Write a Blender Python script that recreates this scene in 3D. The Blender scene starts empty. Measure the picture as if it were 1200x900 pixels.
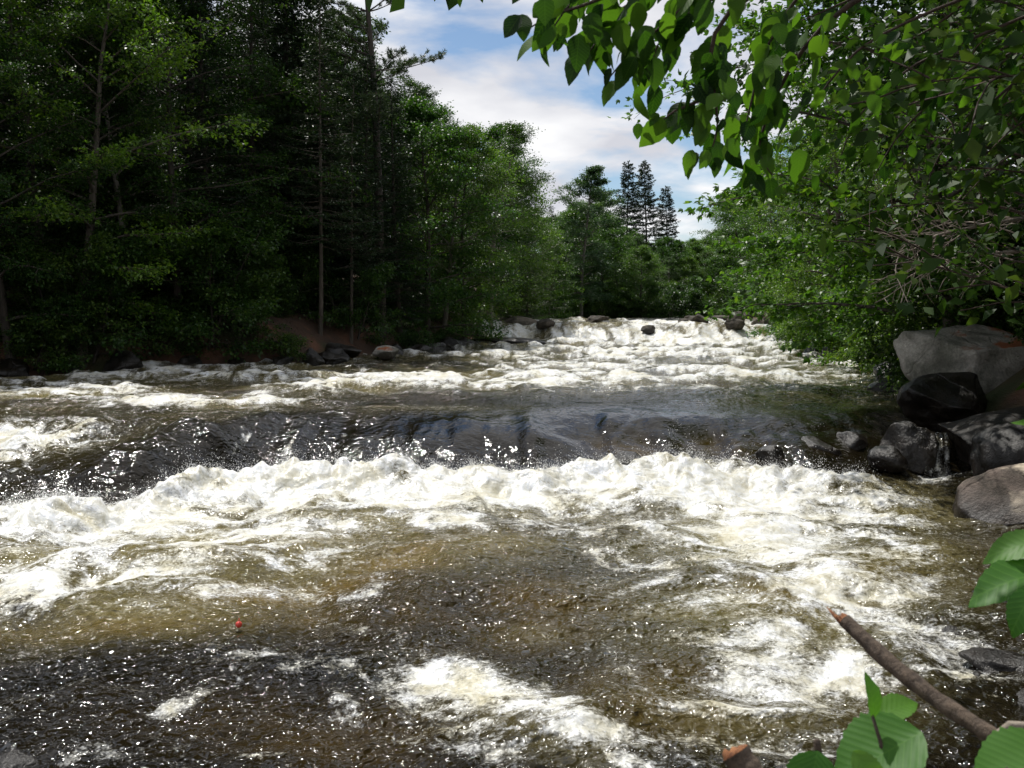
import bpy, math, random
import numpy as np
from mathutils import Vector, Matrix

# ------------------------------------------------------------------ camera, sky, sun, exposure
scene = bpy.context.scene
C = scene.collection
R_ = math.radians
FPX, CX, CY = 1150.0, 600.0, 450.0
CAM_Z, HORIZON = 2.0, 365.0
PITCH = math.atan((CY - HORIZON) / FPX)

cam_d = bpy.data.cameras.new('camera')
cam = bpy.data.objects.new('camera', cam_d); C.objects.link(cam)
cam.location = (0, 0, CAM_Z); cam.rotation_euler = (math.pi / 2 - PITCH, 0, 0)
cam_d.sensor_width = 36.0; cam_d.lens = 36.0 * FPX / 1200.0
cam_d.clip_start = 0.05; cam_d.clip_end = 2000
cam_d.dof.use_dof = True; cam_d.dof.focus_distance = 11.0; cam_d.dof.aperture_fstop = 13.0
scene.camera = cam

SUN_AZ, SUN_EL = R_(-24), R_(61)        # azimuth measured from straight upstream (+y), negative = towards the far bank
to_sun = Vector((math.sin(SUN_AZ) * math.cos(SUN_EL), math.cos(SUN_AZ) * math.cos(SUN_EL), math.sin(SUN_EL)))
world = bpy.data.worlds.new('World'); scene.world = world; world.use_nodes = True
wn, wl = world.node_tree.nodes, world.node_tree.links
wn.clear()
def N(t, nodes, **kw):
    n = nodes.new(t)
    for k, v in kw.items(): setattr(n, k, v)
    return n
w_out = N('ShaderNodeOutputWorld', wn); w_bg = N('ShaderNodeBackground', wn)
w_bg.inputs['Strength'].default_value = 0.1
sky = N('ShaderNodeTexSky', wn, sky_type='NISHITA', sun_disc=False)
sky.sun_elevation = SUN_EL; sky.sun_rotation = SUN_AZ
sky.air_density = 1.0; sky.dust_density = 0.1; sky.ozone_density = 2.5
geo = N('ShaderNodeTexCoord', wn)
sep = N('ShaderNodeSeparateXYZ', wn); wl.new(geo.outputs['Generated'], sep.inputs[0])
zc = N('ShaderNodeMath', wn, operation='MAXIMUM'); wl.new(sep.outputs[2], zc.inputs[0]); zc.inputs[1].default_value = 0.0
za = N('ShaderNodeMath', wn, operation='ADD'); wl.new(zc.outputs[0], za.inputs[0]); za.inputs[1].default_value = 0.22
dv = N('ShaderNodeVectorMath', wn, operation='DIVIDE'); wl.new(geo.outputs['Generated'], dv.inputs[0])
cmb = N('ShaderNodeCombineXYZ', wn)
for i in range(3): wl.new(za.outputs[0], cmb.inputs[i])
wl.new(cmb.outputs[0], dv.inputs[1])
off = N('ShaderNodeVectorMath', wn, operation='ADD'); wl.new(dv.outputs[0], off.inputs[0]); off.inputs[1].default_value = (3.1, 1.35, 0.0)
cn = N('ShaderNodeTexNoise', wn); cn.inputs['Scale'].default_value = 2.1; cn.inputs['Detail'].default_value = 7; cn.inputs['Roughness'].default_value = 0.52
cn.inputs['Distortion'].default_value = 0.25
wl.new(off.outputs[0], cn.inputs['Vector'])
cr = N('ShaderNodeValToRGB', wn); cr.color_ramp.elements[0].position = 0.385; cr.color_ramp.elements[1].position = 0.52
wl.new(cn.outputs['Fac'], cr.inputs[0])
cn2 = N('ShaderNodeTexNoise', wn); cn2.inputs['Scale'].default_value = 2.6; cn2.inputs['Detail'].default_value = 5
wl.new(dv.outputs[0], cn2.inputs['Vector'])
cr2 = N('ShaderNodeValToRGB', wn)
cr2.color_ramp.elements[0].position = 0.35; cr2.color_ramp.elements[0].color = (6.7, 6.8, 7.4, 1)
cr2.color_ramp.elements[1].position = 0.68; cr2.color_ramp.elements[1].color = (10.4, 10.4, 10.5, 1)
wl.new(cn2.outputs['Fac'], cr2.inputs[0])
wm = N('ShaderNodeMix', wn, data_type='RGBA'); wl.new(cr.outputs['Color'], wm.inputs['Factor'])
wl.new(sky.outputs[0], wm.inputs['A']); wl.new(cr2.outputs['Color'], wm.inputs['B'])
wl.new(wm.outputs['Result'], w_bg.inputs['Color']); wl.new(w_bg.outputs[0], w_out.inputs[0])

sun_d = bpy.data.lights.new('sun', 'SUN'); sun_d.energy = 4.4; sun_d.angle = R_(0.53); sun_d.color = (1.0, 0.965, 0.90)
sun = bpy.data.objects.new('sun', sun_d); C.objects.link(sun)
sun.rotation_euler = (-to_sun).to_track_quat('-Z', 'Y').to_euler(); sun.location = (-20, 40, 60)

scene.view_settings.view_transform = 'Standard'; scene.view_settings.look = 'None'
scene.view_settings.gamma = 1.0; scene.view_settings.use_curve_mapping = False
scene.view_settings.exposure = 0.0
scene.cycles.use_denoising = True
scene.cycles.max_bounces = 6; scene.cycles.diffuse_bounces = 3; scene.cycles.glossy_bounces = 3
scene.cycles.transmission_bounces = 4; scene.cycles.transparent_max_bounces = 4
scene.cycles.sample_clamp_indirect = 4.0
scene.cycles.use_adaptive_sampling = True; scene.cycles.adaptive_threshold = 0.02

# ------------------------------------------------------------------ numeric helpers
rng = np.random.default_rng(11)
_perm = np.random.default_rng(5).permutation(512).astype(np.int64)
_perm = np.concatenate([_perm % 256] * 2)
_ang = np.random.default_rng(6).uniform(0, 2 * np.pi, 256)
_g2 = np.stack([np.cos(_ang), np.sin(_ang)], 1)
_g3 = np.random.default_rng(7).normal(size=(256, 3)); _g3 /= np.linalg.norm(_g3, axis=1)[:, None]
def sstep(a, b, x):
    t = np.clip((x - a) / (b - a), 0, 1); return t * t * (3 - 2 * t)
def pn2(x, y, s=0):
    xi = np.floor(x).astype(np.int64); yi = np.floor(y).astype(np.int64)
    fx, fy = x - xi, y - yi
    u = fx * fx * fx * (fx * (fx * 6 - 15) + 10); v = fy * fy * fy * (fy * (fy * 6 - 15) + 10)
    def g(dx, dy):
        h = _perm[(_perm[(xi + dx + s * 17) & 255] + yi + dy + s * 31) & 255] & 255
        gr = _g2[h]; return gr[..., 0] * (fx - dx) + gr[..., 1] * (fy - dy)
    a, b, c, d = g(0, 0), g(1, 0), g(0, 1), g(1, 1)
    return ((a + u * (b - a)) * (1 - v) + (c + u * (d - c)) * v) * 1.5
def fbm2(x, y, s=0, o=4, gain=0.5):
    r = 0; a = 1.0; t = 0
    for i in range(o):
        r = r + a * pn2(x * 2 ** i, y * 2 ** i, s + i); t += a; a *= gain
    return r / t
def pn3(p, s=0):
    i = np.floor(p).astype(np.int64); f = p - i
    w = f * f * f * (f * (f * 6 - 15) + 10)
    r = 0
    for dx in (0, 1):
        for dy in (0, 1):
            for dz in (0, 1):
                h = _perm[(_perm[(_perm[(i[:, 0] + dx + s * 13) & 255] + i[:, 1] + dy) & 255] + i[:, 2] + dz) & 255] & 255
                d = f - np.array([dx, dy, dz])
                k = (w[:, 0] if dx else 1 - w[:, 0]) * (w[:, 1] if dy else 1 - w[:, 1]) * (w[:, 2] if dz else 1 - w[:, 2])
                r = r + k * (_g3[h] * d).sum(1)
    return r * 1.4
def at(px, py, D):
    """world point seen at photo pixel (px, py) that lies D metres up the river"""
    d = Vector(((px - CX) / FPX, 1.0, -(py - CY) / FPX))
    c, s = math.cos(PITCH), math.sin(PITCH)
    w = Vector((d.x, c * d.y + s * d.z, -s * d.y + c * d.z))
    return Vector((0, 0, CAM_Z)) + w * (D / w.y)
def to_px(X, D, Z):
    c, s = math.cos(PITCH), math.sin(PITCH)
    dy = D; dz = Z - CAM_Z
    f = c * dy - s * dz; u = s * dy + c * dz
    return CX + FPX * X / f, CY - FPX * u / f

# ------------------------------------------------------------------ mesh helpers
def mesh_np(name, V, Q=None, T=None, mat=None, smooth=False):
    me = bpy.data.meshes.new(name)
    V = np.asarray(V, np.float32).reshape(-1, 3)
    nq = 0 if Q is None else len(Q); nt = 0 if T is None else len(T)
    me.vertices.add(len(V)); me.vertices.foreach_set('co', V.ravel())
    loops = []; starts = []; tot = []
    if nq: loops.append(np.asarray(Q, np.int32).ravel()); starts.append(np.arange(nq) * 4); tot.append(np.full(nq, 4))
    if nt: loops.append(np.asarray(T, np.int32).ravel()); starts.append(nq * 4 + np.arange(nt) * 3); tot.append(np.full(nt, 3))
    L = np.concatenate(loops).astype(np.int32)
    me.loops.add(len(L)); me.loops.foreach_set('vertex_index', L)
    me.polygons.add(nq + nt)
    me.polygons.foreach_set('loop_start', np.concatenate(starts).astype(np.int32))
    me.polygons.foreach_set('loop_total', np.concatenate(tot).astype(np.int32))
    if smooth: me.polygons.foreach_set('use_smooth', np.ones(nq + nt, bool))
    me.update(calc_edges=True)
    if mat: me.materials.append(mat)
    return me
def link(name, me, parent=None, loc=None):
    o = bpy.data.objects.new(name, me); C.objects.link(o)
    if parent: o.parent = parent
    if loc is not None: o.location = loc
    return o
def tag(o, label=None, cat=None, group=None, kind=None):
    if label: o['label'] = label
    if cat: o['category'] = cat
    if group: o['group'] = group
    if kind: o['kind'] = kind
    return o
def empty(name, loc=(0, 0, 0)):
    o = bpy.data.objects.new(name, None); C.objects.link(o); o.location = loc; o.empty_display_size = 0.2
    return o
class Tubes:
    """collects tapered tubes into one mesh"""
    def __init__(s): s.V = []; s.Q = []; s.T = []; s.n = 0
    def add(s, pts, rad, sides=6, cap=True):
        pts = np.asarray(pts, float); rad = np.asarray(rad, float); k = len(pts)
        tan = np.gradient(pts, axis=0); tan /= np.linalg.norm(tan, axis=1)[:, None] + 1e-9
        ref = np.array([0.0, 0, 1]) if abs(tan[0][2]) < 0.8 else np.array([1.0, 0, 0])
        a = np.cross(tan, ref); a /= np.linalg.norm(a, axis=1)[:, None] + 1e-9
        b = np.cross(tan, a)
        th = np.arange(sides) * 2 * np.pi / sides
        ring = pts[:, None] + rad[:, None, None] * (np.cos(th)[None, :, None] * a[:, None] + np.sin(th)[None, :, None] * b[:, None])
        i = np.arange(k - 1)[:, None] * sides; j = np.arange(sides)[None]; jn = (j + 1) % sides
        q = np.stack([i + j, i + jn, i + sides + jn, i + sides + j], -1).reshape(-1, 4) + s.n
        s.V.append(ring.reshape(-1, 3)); s.Q.append(q); s.n += k * sides
        if cap:
            s.V.append(pts[-1:] + tan[-1:] * rad[-1] * 0.6)
            base = s.n - sides
            s.T.append(np.stack([base + np.arange(sides), base + (np.arange(sides) + 1) % sides, np.full(sides, s.n)], 1)); s.n += 1
    def mesh(s, name, mat, smooth=True):
        return mesh_np(name, np.concatenate(s.V), np.concatenate(s.Q), np.concatenate(s.T) if s.T else None, mat, smooth)
def unit(v): return v / (np.linalg.norm(v, axis=-1, keepdims=True) + 1e-9)
def kites(P, A, Nn, L, W, fold=0.18, base=0.45):
    """leaf-shaped quads: root P, long axis A, approximate normal Nn"""
    A = unit(A); B = unit(np.cross(A, Nn)); Nn = np.cross(B, A)
    L = np.asarray(L)[:, None]; W = np.asarray(W)[:, None]
    p1 = P + A * L * base + B * W * .5 + Nn * W * fold
    p3 = P + A * L * base - B * W * .5 + Nn * W * fold
    V = np.stack([P, p1, P + A * L - Nn * L * .08, p3], 1).reshape(-1, 3)
    n = len(P); return V, np.arange(n * 4).reshape(n, 4)

# ------------------------------------------------------------------ materials
def mat_new(name):
    m = bpy.data.materials.new(name); m.use_nodes = True; m.node_tree.nodes.clear()
    return m, m.node_tree.nodes, m.node_tree.links
def ramp(nodes, stops):
    r = N('ShaderNodeValToRGB', nodes); e = r.color_ramp.elements
    while len(e) < len(stops): e.new(0.5)
    for i, (p, c) in enumerate(stops):
        e[i].position = p; e[i].color = (*c, 1) if len(c) == 3 else c
    return r
def noise(nodes, links, vec, scale, detail=4, rough=0.5, dist=0.0):
    n = N('ShaderNodeTexNoise', nodes); n.inputs['Scale'].default_value = scale; n.inputs['Detail'].default_value = detail
    n.inputs['Roughness'].default_value = rough; n.inputs['Distortion'].default_value = dist
    if vec is not None: links.new(vec, n.inputs['Vector'])
    return n
def leaf_mat(name, dark, light, trans=0.35, gloss=0.35, rough=0.42, obj_var=0.25, yellow=None, veins=False, tgain=1.35):
    m, n, l = mat_new(name)
    out = N('ShaderNodeOutputMaterial', n)
    g = N('ShaderNodeNewGeometry', n); oi = N('ShaderNodeObjectInfo', n)
    src = oi.outputs['Random'] if veins else g.outputs['Random Per Island']
    r = ramp(n, [(0.0, dark), (0.75, light), (1.0, yellow or light)])
    l.new(src, r.inputs[0])
    hs = N('ShaderNodeHueSaturation', n); l.new(r.outputs[0], hs.inputs['Color'])
    mr = N('ShaderNodeMapRange', n); l.new(oi.outputs['Random'], mr.inputs[0]); mr.inputs[3].default_value = 1 - obj_var; mr.inputs[4].default_value = 1 + obj_var
    l.new(mr.outputs[0], hs.inputs['Value'])
    mh = N('ShaderNodeMapRange', n); l.new(oi.outputs['Random'], mh.inputs[0]); mh.inputs[3].default_value = 0.515; mh.inputs[4].default_value = 0.485
    l.new(mh.outputs[0], hs.inputs['Hue'])
    col = hs.outputs[0]
    p = N('ShaderNodeBsdfPrincipled', n); p.inputs['Roughness'].default_value = rough
    p.inputs['Specular IOR Level'].default_value = gloss
    if veins:
        tc = N('ShaderNodeTexCoord', n); sx = N('ShaderNodeSeparateXYZ', n); l.new(tc.outputs['Object'], sx.inputs[0])
        ab = N('ShaderNodeMath', n, operation='ABSOLUTE'); l.new(sx.outputs[0], ab.inputs[0])
        mu = N('ShaderNodeMath', n, operation='MULTIPLY_ADD'); l.new(ab.outputs[0], mu.inputs[0]); mu.inputs[1].default_value = -0.8; l.new(sx.outputs[1], mu.inputs[2])
        sn = N('ShaderNodeMath', n, operation='MULTIPLY'); l.new(mu.outputs[0], sn.inputs[0]); sn.inputs[1].default_value = 640.0
        si = N('ShaderNodeMath', n, operation='SINE'); l.new(sn.outputs[0], si.inputs[0])
        vr = N('ShaderNodeMapRange', n); l.new(si.outputs[0], vr.inputs[0]); vr.inputs[1].default_value = 0.8; vr.inputs[2].default_value = 1.0
        mid = N('ShaderNodeMapRange', n); l.new(ab.outputs[0], mid.inputs[0]); mid.inputs[1].default_value = 0.0014; mid.inputs[2].default_value = 0.0005
        mx = N('ShaderNodeMath', n, operation='MAXIMUM'); l.new(vr.outputs[0], mx.inputs[0]); l.new(mid.outputs[0], mx.inputs[1])
        ms = N('ShaderNodeMath', n, operation='MULTIPLY'); l.new(mx.outputs[0], ms.inputs[0]); ms.inputs[1].default_value = 0.3
        cm = N('ShaderNodeMix', n, data_type='RGBA'); l.new(ms.outputs[0], cm.inputs['Factor']); l.new(col, cm.inputs['A'])
        cm.inputs['B'].default_value = (light[0] * 1.7, light[1] * 1.5, light[2] * 1.7, 1)
        col = cm.outputs['Result']
        bp = N('ShaderNodeBump', n); bp.inputs['Strength'].default_value = 0.2; bp.inputs['Distance'].default_value = 0.0006
        l.new(si.outputs[0], bp.inputs['Height']); l.new(bp.outputs[0], p.inputs['Normal'])
    l.new(col, p.inputs['Base Color'])
    t = N('ShaderNodeBsdfTranslucent', n)
    th = N('ShaderNodeMix', n, data_type='RGBA', blend_type='MULTIPLY'); th.inputs['Factor'].default_value = 1
    l.new(col, th.inputs['A']); th.inputs['B'].default_value = (1.25 * tgain, 1.3 * tgain, 0.5 * tgain, 1)
    l.new(th.outputs['Result'], t.inputs[0])
    mix = N('ShaderNodeMixShader', n); mix.inputs[0].default_value = trans
    l.new(p.outputs[0], mix.inputs[1]); l.new(t.outputs[0], mix.inputs[2]); l.new(mix.outputs[0], out.inputs[0])
    return m
def bark_mat(name, a, b, scale=14, stretch=0.15, bump=0.5):
    m, n, l = mat_new(name); out = N('ShaderNodeOutputMaterial', n); p = N('ShaderNodeBsdfPrincipled', n)
    tc = N('ShaderNodeTexCoord', n); mp = N('ShaderNodeMapping', n); mp.inputs['Scale'].default_value = (1, 1, stretch); l.new(tc.outputs['Object'], mp.inputs[0])
    ns = noise(n, l, mp.outputs[0], scale, 6, 0.65); r = ramp(n, [(0.3, a), (0.7, b)]); l.new(ns.outputs[0], r.inputs[0])
    l.new(r.outputs[0], p.inputs['Base Color']); p.inputs['Roughness'].default_value = 0.85
    bp = N('ShaderNodeBump', n); bp.inputs['Strength'].default_value = bump; bp.inputs['Distance'].default_value = 0.02; l.new(ns.outputs[0], bp.inputs['Height'])
    l.new(bp.outputs[0], p.inputs['Normal']); l.new(p.outputs[0], out.inputs[0]); return m
def rock_mat(name, cols, wet_top, wet_fade=0.25, patch=None, patch_lo=0.58, scale=2.2, lichen=0.0):
    """granite; the rock is wet (darker and glossy) below world height wet_top"""
    m, n, l = mat_new(name); out = N('ShaderNodeOutputMaterial', n); p = N('ShaderNodeBsdfPrincipled', n)
    tc = N('ShaderNodeTexCoord', n); g = N('ShaderNodeNewGeometry', n); o = tc.outputs['Object']
    n1 = noise(n, l, o, scale, 8, 0.62, 0.3); r = ramp(n, [(0.25, cols[0]), (0.5, cols[1]), (0.72, cols[2])]); l.new(n1.outputs[0], r.inputs[0])
    n2 = noise(n, l, o, scale * 14, 4, 0.7); mm = N('ShaderNodeMix', n, data_type='RGBA', blend_type='MULTIPLY'); mm.inputs['Factor'].default_value = 0.6
    r2 = ramp(n, [(0.3, (0.45, 0.45, 0.45)), (0.65, (1.15, 1.15, 1.15))]); l.new(n2.outputs[0], r2.inputs[0]); l.new(r.outputs[0], mm.inputs['A']); l.new(r2.outputs[0], mm.inputs['B'])
    vor = N('ShaderNodeTexVoronoi', n, feature='DISTANCE_TO_EDGE'); vor.inputs['Scale'].default_value = 0.9
    wv = N('ShaderNodeMix', n, data_type='VECTOR'); wv.inputs['Factor'].default_value = 0.25; l.new(o, wv.inputs['A']); l.new(n1.outputs['Color'], wv.inputs['B']); l.new(wv.outputs['Result'], vor.inputs['Vector'])
    ck = N('ShaderNodeMapRange', n); l.new(vor.outputs['Distance'], ck.inputs[0]); ck.inputs[1].default_value = 0.0; ck.inputs[2].default_value = 0.016
    st = noise(n, l, o, 1.6, 6, 0.7, 0.6); sr = ramp(n, [(0.38, (0.34, 0.36, 0.30)), (0.56, (1.05, 1.03, 1.0))]); l.new(st.outputs[0], sr.inputs[0])
    cs = N('ShaderNodeMix', n, data_type='RGBA', blend_type='MULTIPLY'); cs.inputs['Factor'].default_value = 0.85; l.new(mm.outputs['Result'], cs.inputs['A']); l.new(sr.outputs[0], cs.inputs['B'])
    cc = N('ShaderNodeMix', n, data_type='RGBA'); l.new(ck.outputs[0], cc.inputs['Factor']); l.new(cs.outputs['Result'], cc.inputs['A']); l.new(cs.outputs['Result'], cc.inputs['B'])
    col = cc.outputs['Result']
    if patch:
        n3 = noise(n, l, o, 1.1, 5, 0.6); pr = N('ShaderNodeMapRange', n); l.new(n3.outputs[0], pr.inputs[0]); pr.inputs[1].default_value = patch_lo; pr.inputs[2].default_value = patch_lo + 0.06
        sn = N('ShaderNodeSeparateXYZ', n); l.new(g.outputs['Normal'], sn.inputs[0])
        up = N('ShaderNodeMapRange', n); l.new(sn.outputs[2], up.inputs[0]); up.inputs[1].default_value = 0.45; up.inputs[2].default_value = 0.8
        mu = N('ShaderNodeMath', n, operation='MULTIPLY'); l.new(pr.outputs[0], mu.inputs[0]); l.new(up.outputs[0], mu.inputs[1])
        pm = N('ShaderNodeMix', n, data_type='RGBA'); l.new(mu.outputs[0], pm.inputs['Factor']); l.new(col, pm.inputs['A']); pm.inputs['B'].default_value = (*patch, 1)
        col = pm.outputs['Result']
    sp = N('ShaderNodeSeparateXYZ', n); l.new(g.outputs['Position'], sp.inputs[0])
    nz = N('ShaderNodeMath', n, operation='MULTIPLY_ADD'); l.new(n1.outputs[0], nz.inputs[0]); nz.inputs[1].default_value = -0.5; l.new(sp.outputs[2], nz.inputs[2])
    wt = N('ShaderNodeMapRange', n); l.new(nz.outputs[0], wt.inputs[0]); wt.inputs[1].default_value = wet_top - 0.25; wt.inputs[2].default_value = wet_top - 0.25 - wet_fade
    wc = N('ShaderNodeMix', n, data_type='RGBA', blend_type='MULTIPLY'); l.new(wt.outputs[0], wc.inputs['Factor']); l.new(col, wc.inputs['A']); wc.inputs['B'].default_value = (0.16, 0.13, 0.1, 1)
    l.new(wc.outputs['Result'], p.inputs['Base Color'])
    rr = N('ShaderNodeMapRange', n); l.new(wt.outputs[0], rr.inputs[0]); rr.inputs[3].default_value = 0.88; rr.inputs[4].default_value = 0.34
    l.new(rr.outputs[0], p.inputs['Roughness'])
    bp = N('ShaderNodeBump', n); bp.inputs['Strength'].default_value = 1.0; bp.inputs['Distance'].default_value = 0.045
    ad_ = N('ShaderNodeMath', n, operation='MULTIPLY_ADD'); l.new(ck.outputs[0], ad_.inputs[0]); ad_.inputs[1].default_value = 0.25; l.new(n1.outputs[0], ad_.inputs[2])
    ad = N('ShaderNodeMath', n, operation='MULTIPLY_ADD'); l.new(n2.outputs[0], ad.inputs[0]); ad.inputs[1].default_value = 0.35; l.new(ad_.outputs[0], ad.inputs[2])
    l.new(ad.outputs[0], bp.inputs['Height']); l.new(bp.outputs[0], p.inputs['Normal'])
    l.new(p.outputs[0], out.inputs[0]); return m

M = {}
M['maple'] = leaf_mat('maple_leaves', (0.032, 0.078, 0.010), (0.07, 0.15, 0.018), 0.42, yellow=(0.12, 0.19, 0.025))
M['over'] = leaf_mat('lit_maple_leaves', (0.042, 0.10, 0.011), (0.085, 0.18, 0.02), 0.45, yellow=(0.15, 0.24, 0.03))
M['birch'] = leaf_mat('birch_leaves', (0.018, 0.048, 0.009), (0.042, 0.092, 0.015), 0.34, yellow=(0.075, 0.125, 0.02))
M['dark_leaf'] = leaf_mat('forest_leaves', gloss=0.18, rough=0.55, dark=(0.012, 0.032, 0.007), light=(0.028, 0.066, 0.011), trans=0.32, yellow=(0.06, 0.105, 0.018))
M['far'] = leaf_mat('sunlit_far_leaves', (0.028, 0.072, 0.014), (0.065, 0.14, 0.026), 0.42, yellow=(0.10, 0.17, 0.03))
M['poplar'] = leaf_mat('poplar_leaves', (0.03, 0.07, 0.028), (0.06, 0.12, 0.05), 0.3)
M['spruce'] = leaf_mat('spruce_needles', (0.010, 0.024, 0.010), (0.025, 0.05, 0.018), 0.15, gloss=0.25)
M['hemlock'] = leaf_mat('light_needles', (0.03, 0.07, 0.018), (0.06, 0.12, 0.028), 0.25, gloss=0.25)
M['pine'] = leaf_mat('pine_needles', (0.02, 0.042, 0.018), (0.045, 0.08, 0.03), 0.2)
M['shrub'] = leaf_mat('shrub_leaves', (0.04, 0.10, 0.014), (0.085, 0.18, 0.026), 0.42, yellow=(0.14, 0.21, 0.03))
M['alder'] = leaf_mat('alder_leaves', (0.014, 0.042, 0.007), (0.042, 0.105, 0.012), 0.45, gloss=0.22, rough=0.55, veins=True, obj_var=0.4, tgain=1.7)
M['near_leaf'] = leaf_mat('bank_plant_leaves', (0.06, 0.17, 0.02), (0.08, 0.21, 0.028), 0.4, gloss=0.3, rough=0.5, veins=True, obj_var=0.15)
M['bark'] = bark_mat('grey_brown_bark', (0.035, 0.028, 0.02), (0.11, 0.09, 0.07))
M['bark_pale'] = bark_mat('pale_bark', (0.09, 0.078, 0.062), (0.24, 0.215, 0.18), 9, 0.5)
M['bark_dark'] = bark_mat('dark_bark', (0.022, 0.018, 0.014), (0.07, 0.055, 0.042))
M['twig'] = bark_mat('dark_twig_bark', (0.03, 0.02, 0.014), (0.08, 0.052, 0.035), 40, 1.0)
M['dead'] = bark_mat('dead_grey_wood', (0.16, 0.13, 0.10), (0.36, 0.31, 0.25), 30, 0.4)
M['stick'] = bark_mat('broken_stick_bark', (0.03, 0.02, 0.014), (0.16, 0.115, 0.08), 60, 0.6, 0.7)
M['split'] = bark_mat('split_orange_wood', (0.10, 0.032, 0.012), (0.38, 0.16, 0.06), 90, 0.3)
M['rock_pale'] = rock_mat('pale_granite', [(0.2, 0.19, 0.165), (0.36, 0.345, 0.31), (0.5, 0.48, 0.43)], 0.85, patch=(0.26, 0.085, 0.03), patch_lo=0.5)
M['rock_grey'] = rock_mat('grey_granite', [(0.07, 0.066, 0.058), (0.15, 0.142, 0.125), (0.25, 0.235, 0.21)], 1.05)
M['rock_dark'] = rock_mat('dark_wet_rock', [(0.03, 0.025, 0.02), (0.07, 0.058, 0.045), (0.13, 0.108, 0.085)], 1.3)
M['rock_round'] = rock_mat('brown_boulder_stone', [(0.08, 0.06, 0.05), (0.15, 0.115, 0.095), (0.24, 0.2, 0.165)], 0.32, patch=(0.52, 0.44, 0.33), patch_lo=0.47)
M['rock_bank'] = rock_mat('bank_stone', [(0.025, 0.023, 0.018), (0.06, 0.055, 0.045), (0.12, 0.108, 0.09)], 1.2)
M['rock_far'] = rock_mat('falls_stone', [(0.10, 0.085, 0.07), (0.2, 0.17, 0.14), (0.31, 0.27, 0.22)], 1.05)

# forest floor
m, n, l = mat_new('forest_floor'); out = N('ShaderNodeOutputMaterial', n); p = N('ShaderNodeBsdfPrincipled', n)
tc = N('ShaderNodeTexCoord', n); n1 = noise(n, l, tc.outputs['Object'], 0.9, 8, 0.65)
r = ramp(n, [(0.3, (0.022, 0.016, 0.010)), (0.5, (0.07, 0.036, 0.02)), (0.72, (0.19, 0.085, 0.045))]); l.new(n1.outputs[0], r.inputs[0])
n2 = noise(n, l, tc.outputs['Object'], 0.35, 3); rm = ramp(n, [(0.5, (0, 0, 0)), (0.62, (1, 1, 1))]); l.new(n2.outputs[0], rm.inputs[0])
mx = N('ShaderNodeMix', n, data_type='RGBA'); l.new(rm.outputs[0], mx.inputs['Factor']); l.new(r.outputs[0], mx.inputs['A']); mx.inputs['B'].default_value = (0.03, 0.05, 0.012, 1)
l.new(mx.outputs['Result'], p.inputs['Base Color']); p.inputs['Roughness'].default_value = 0.95
n3 = noise(n, l, tc.outputs['Object'], 18, 5, 0.7); bp = N('ShaderNodeBump', n); bp.inputs['Strength'].default_value = 0.8; bp.inputs['Distance'].default_value = 0.05
l.new(n3.outputs[0], bp.inputs['Height']); l.new(bp.outputs[0], p.inputs['Normal']); l.new(p.outputs[0], out.inputs[0]); M['floor'] = m

# river: foam / aerated / shallow come from vertex attributes, fine lace and ripples from noise
m, n, l = mat_new('river_surface'); out = N('ShaderNodeOutputMaterial', n); p = N('ShaderNodeBsdfPrincipled', n)
tc = N('ShaderNodeTexCoord', n); ob = tc.outputs['Object']
def attr(nm):
    a = N('ShaderNodeAttribute', n); a.attribute_name = nm; return a.outputs['Fac']
fo, ae, sh = attr('foam'), attr('aerated'), attr('shallow')
nf = noise(n, l, ob, 16, 6, 0.7, 0.6)
nm_ = N('ShaderNodeMapRange', n); l.new(nf.outputs[0], nm_.inputs[0]); nm_.inputs[1].default_value = 0.3; nm_.inputs[2].default_value = 0.7; nm_.inputs[3].default_value = -0.24; nm_.inputs[4].default_value = 0.24
nf2 = noise(n, l, ob, 46, 4, 0.7, 0.2)
nm2 = N('ShaderNodeMapRange', n); l.new(nf2.outputs[0], nm2.inputs[0]); nm2.inputs[1].default_value = 0.3; nm2.inputs[2].default_value = 0.7; nm2.inputs[3].default_value = -0.2; nm2.inputs[4].default_value = 0.2
ad0 = N('ShaderNodeMath', n, operation='ADD'); l.new(nm2.outputs[0], ad0.inputs[0]); l.new(nm_.outputs[0], ad0.inputs[1])
ad = N('ShaderNodeMath', n, operation='ADD'); l.new(fo, ad.inputs[0]); l.new(ad0.outputs[0], ad.inputs[1])
fm = N('ShaderNodeMapRange', n, interpolation_type='SMOOTHSTEP'); l.new(ad.outputs[0], fm.inputs[0]); fm.inputs[1].default_value = 0.26; fm.inputs[2].default_value = 0.86
nb = noise(n, l, ob, 1.3, 5, 0.6, 0.4)
deep = ramp(n, [(0.3, (0.0035, 0.003, 0.0018)), (0.7, (0.013, 0.0095, 0.0045))]); l.new(nb.outputs[0], deep.inputs[0])
shal = ramp(n, [(0.3, (0.045, 0.03, 0.006)), (0.7, (0.15, 0.092, 0.016))]); l.new(nb.outputs[0], shal.inputs[0])
aer = ramp(n, [(0.25, (0.085, 0.068, 0.022)), (0.5, (0.19, 0.16, 0.065)), (0.8, (0.38, 0.34, 0.2))]); l.new(nf.outputs[0], aer.inputs[0])
c1 = N('ShaderNodeMix', n, data_type='RGBA'); l.new(sh, c1.inputs['Factor']); l.new(deep.outputs[0], c1.inputs['A']); l.new(shal.outputs[0], c1.inputs['B'])
c2 = N('ShaderNodeMix', n, data_type='RGBA'); l.new(ae, c2.inputs['Factor']); l.new(c1.outputs['Result'], c2.inputs['A']); l.new(aer.outputs[0], c2.inputs['B'])
c3 = N('ShaderNodeMix', n, data_type='RGBA'); l.new(fm.outputs[0], c3.inputs['Factor']); l.new(c2.outputs['Result'], c3.inputs['A']); 
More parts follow.
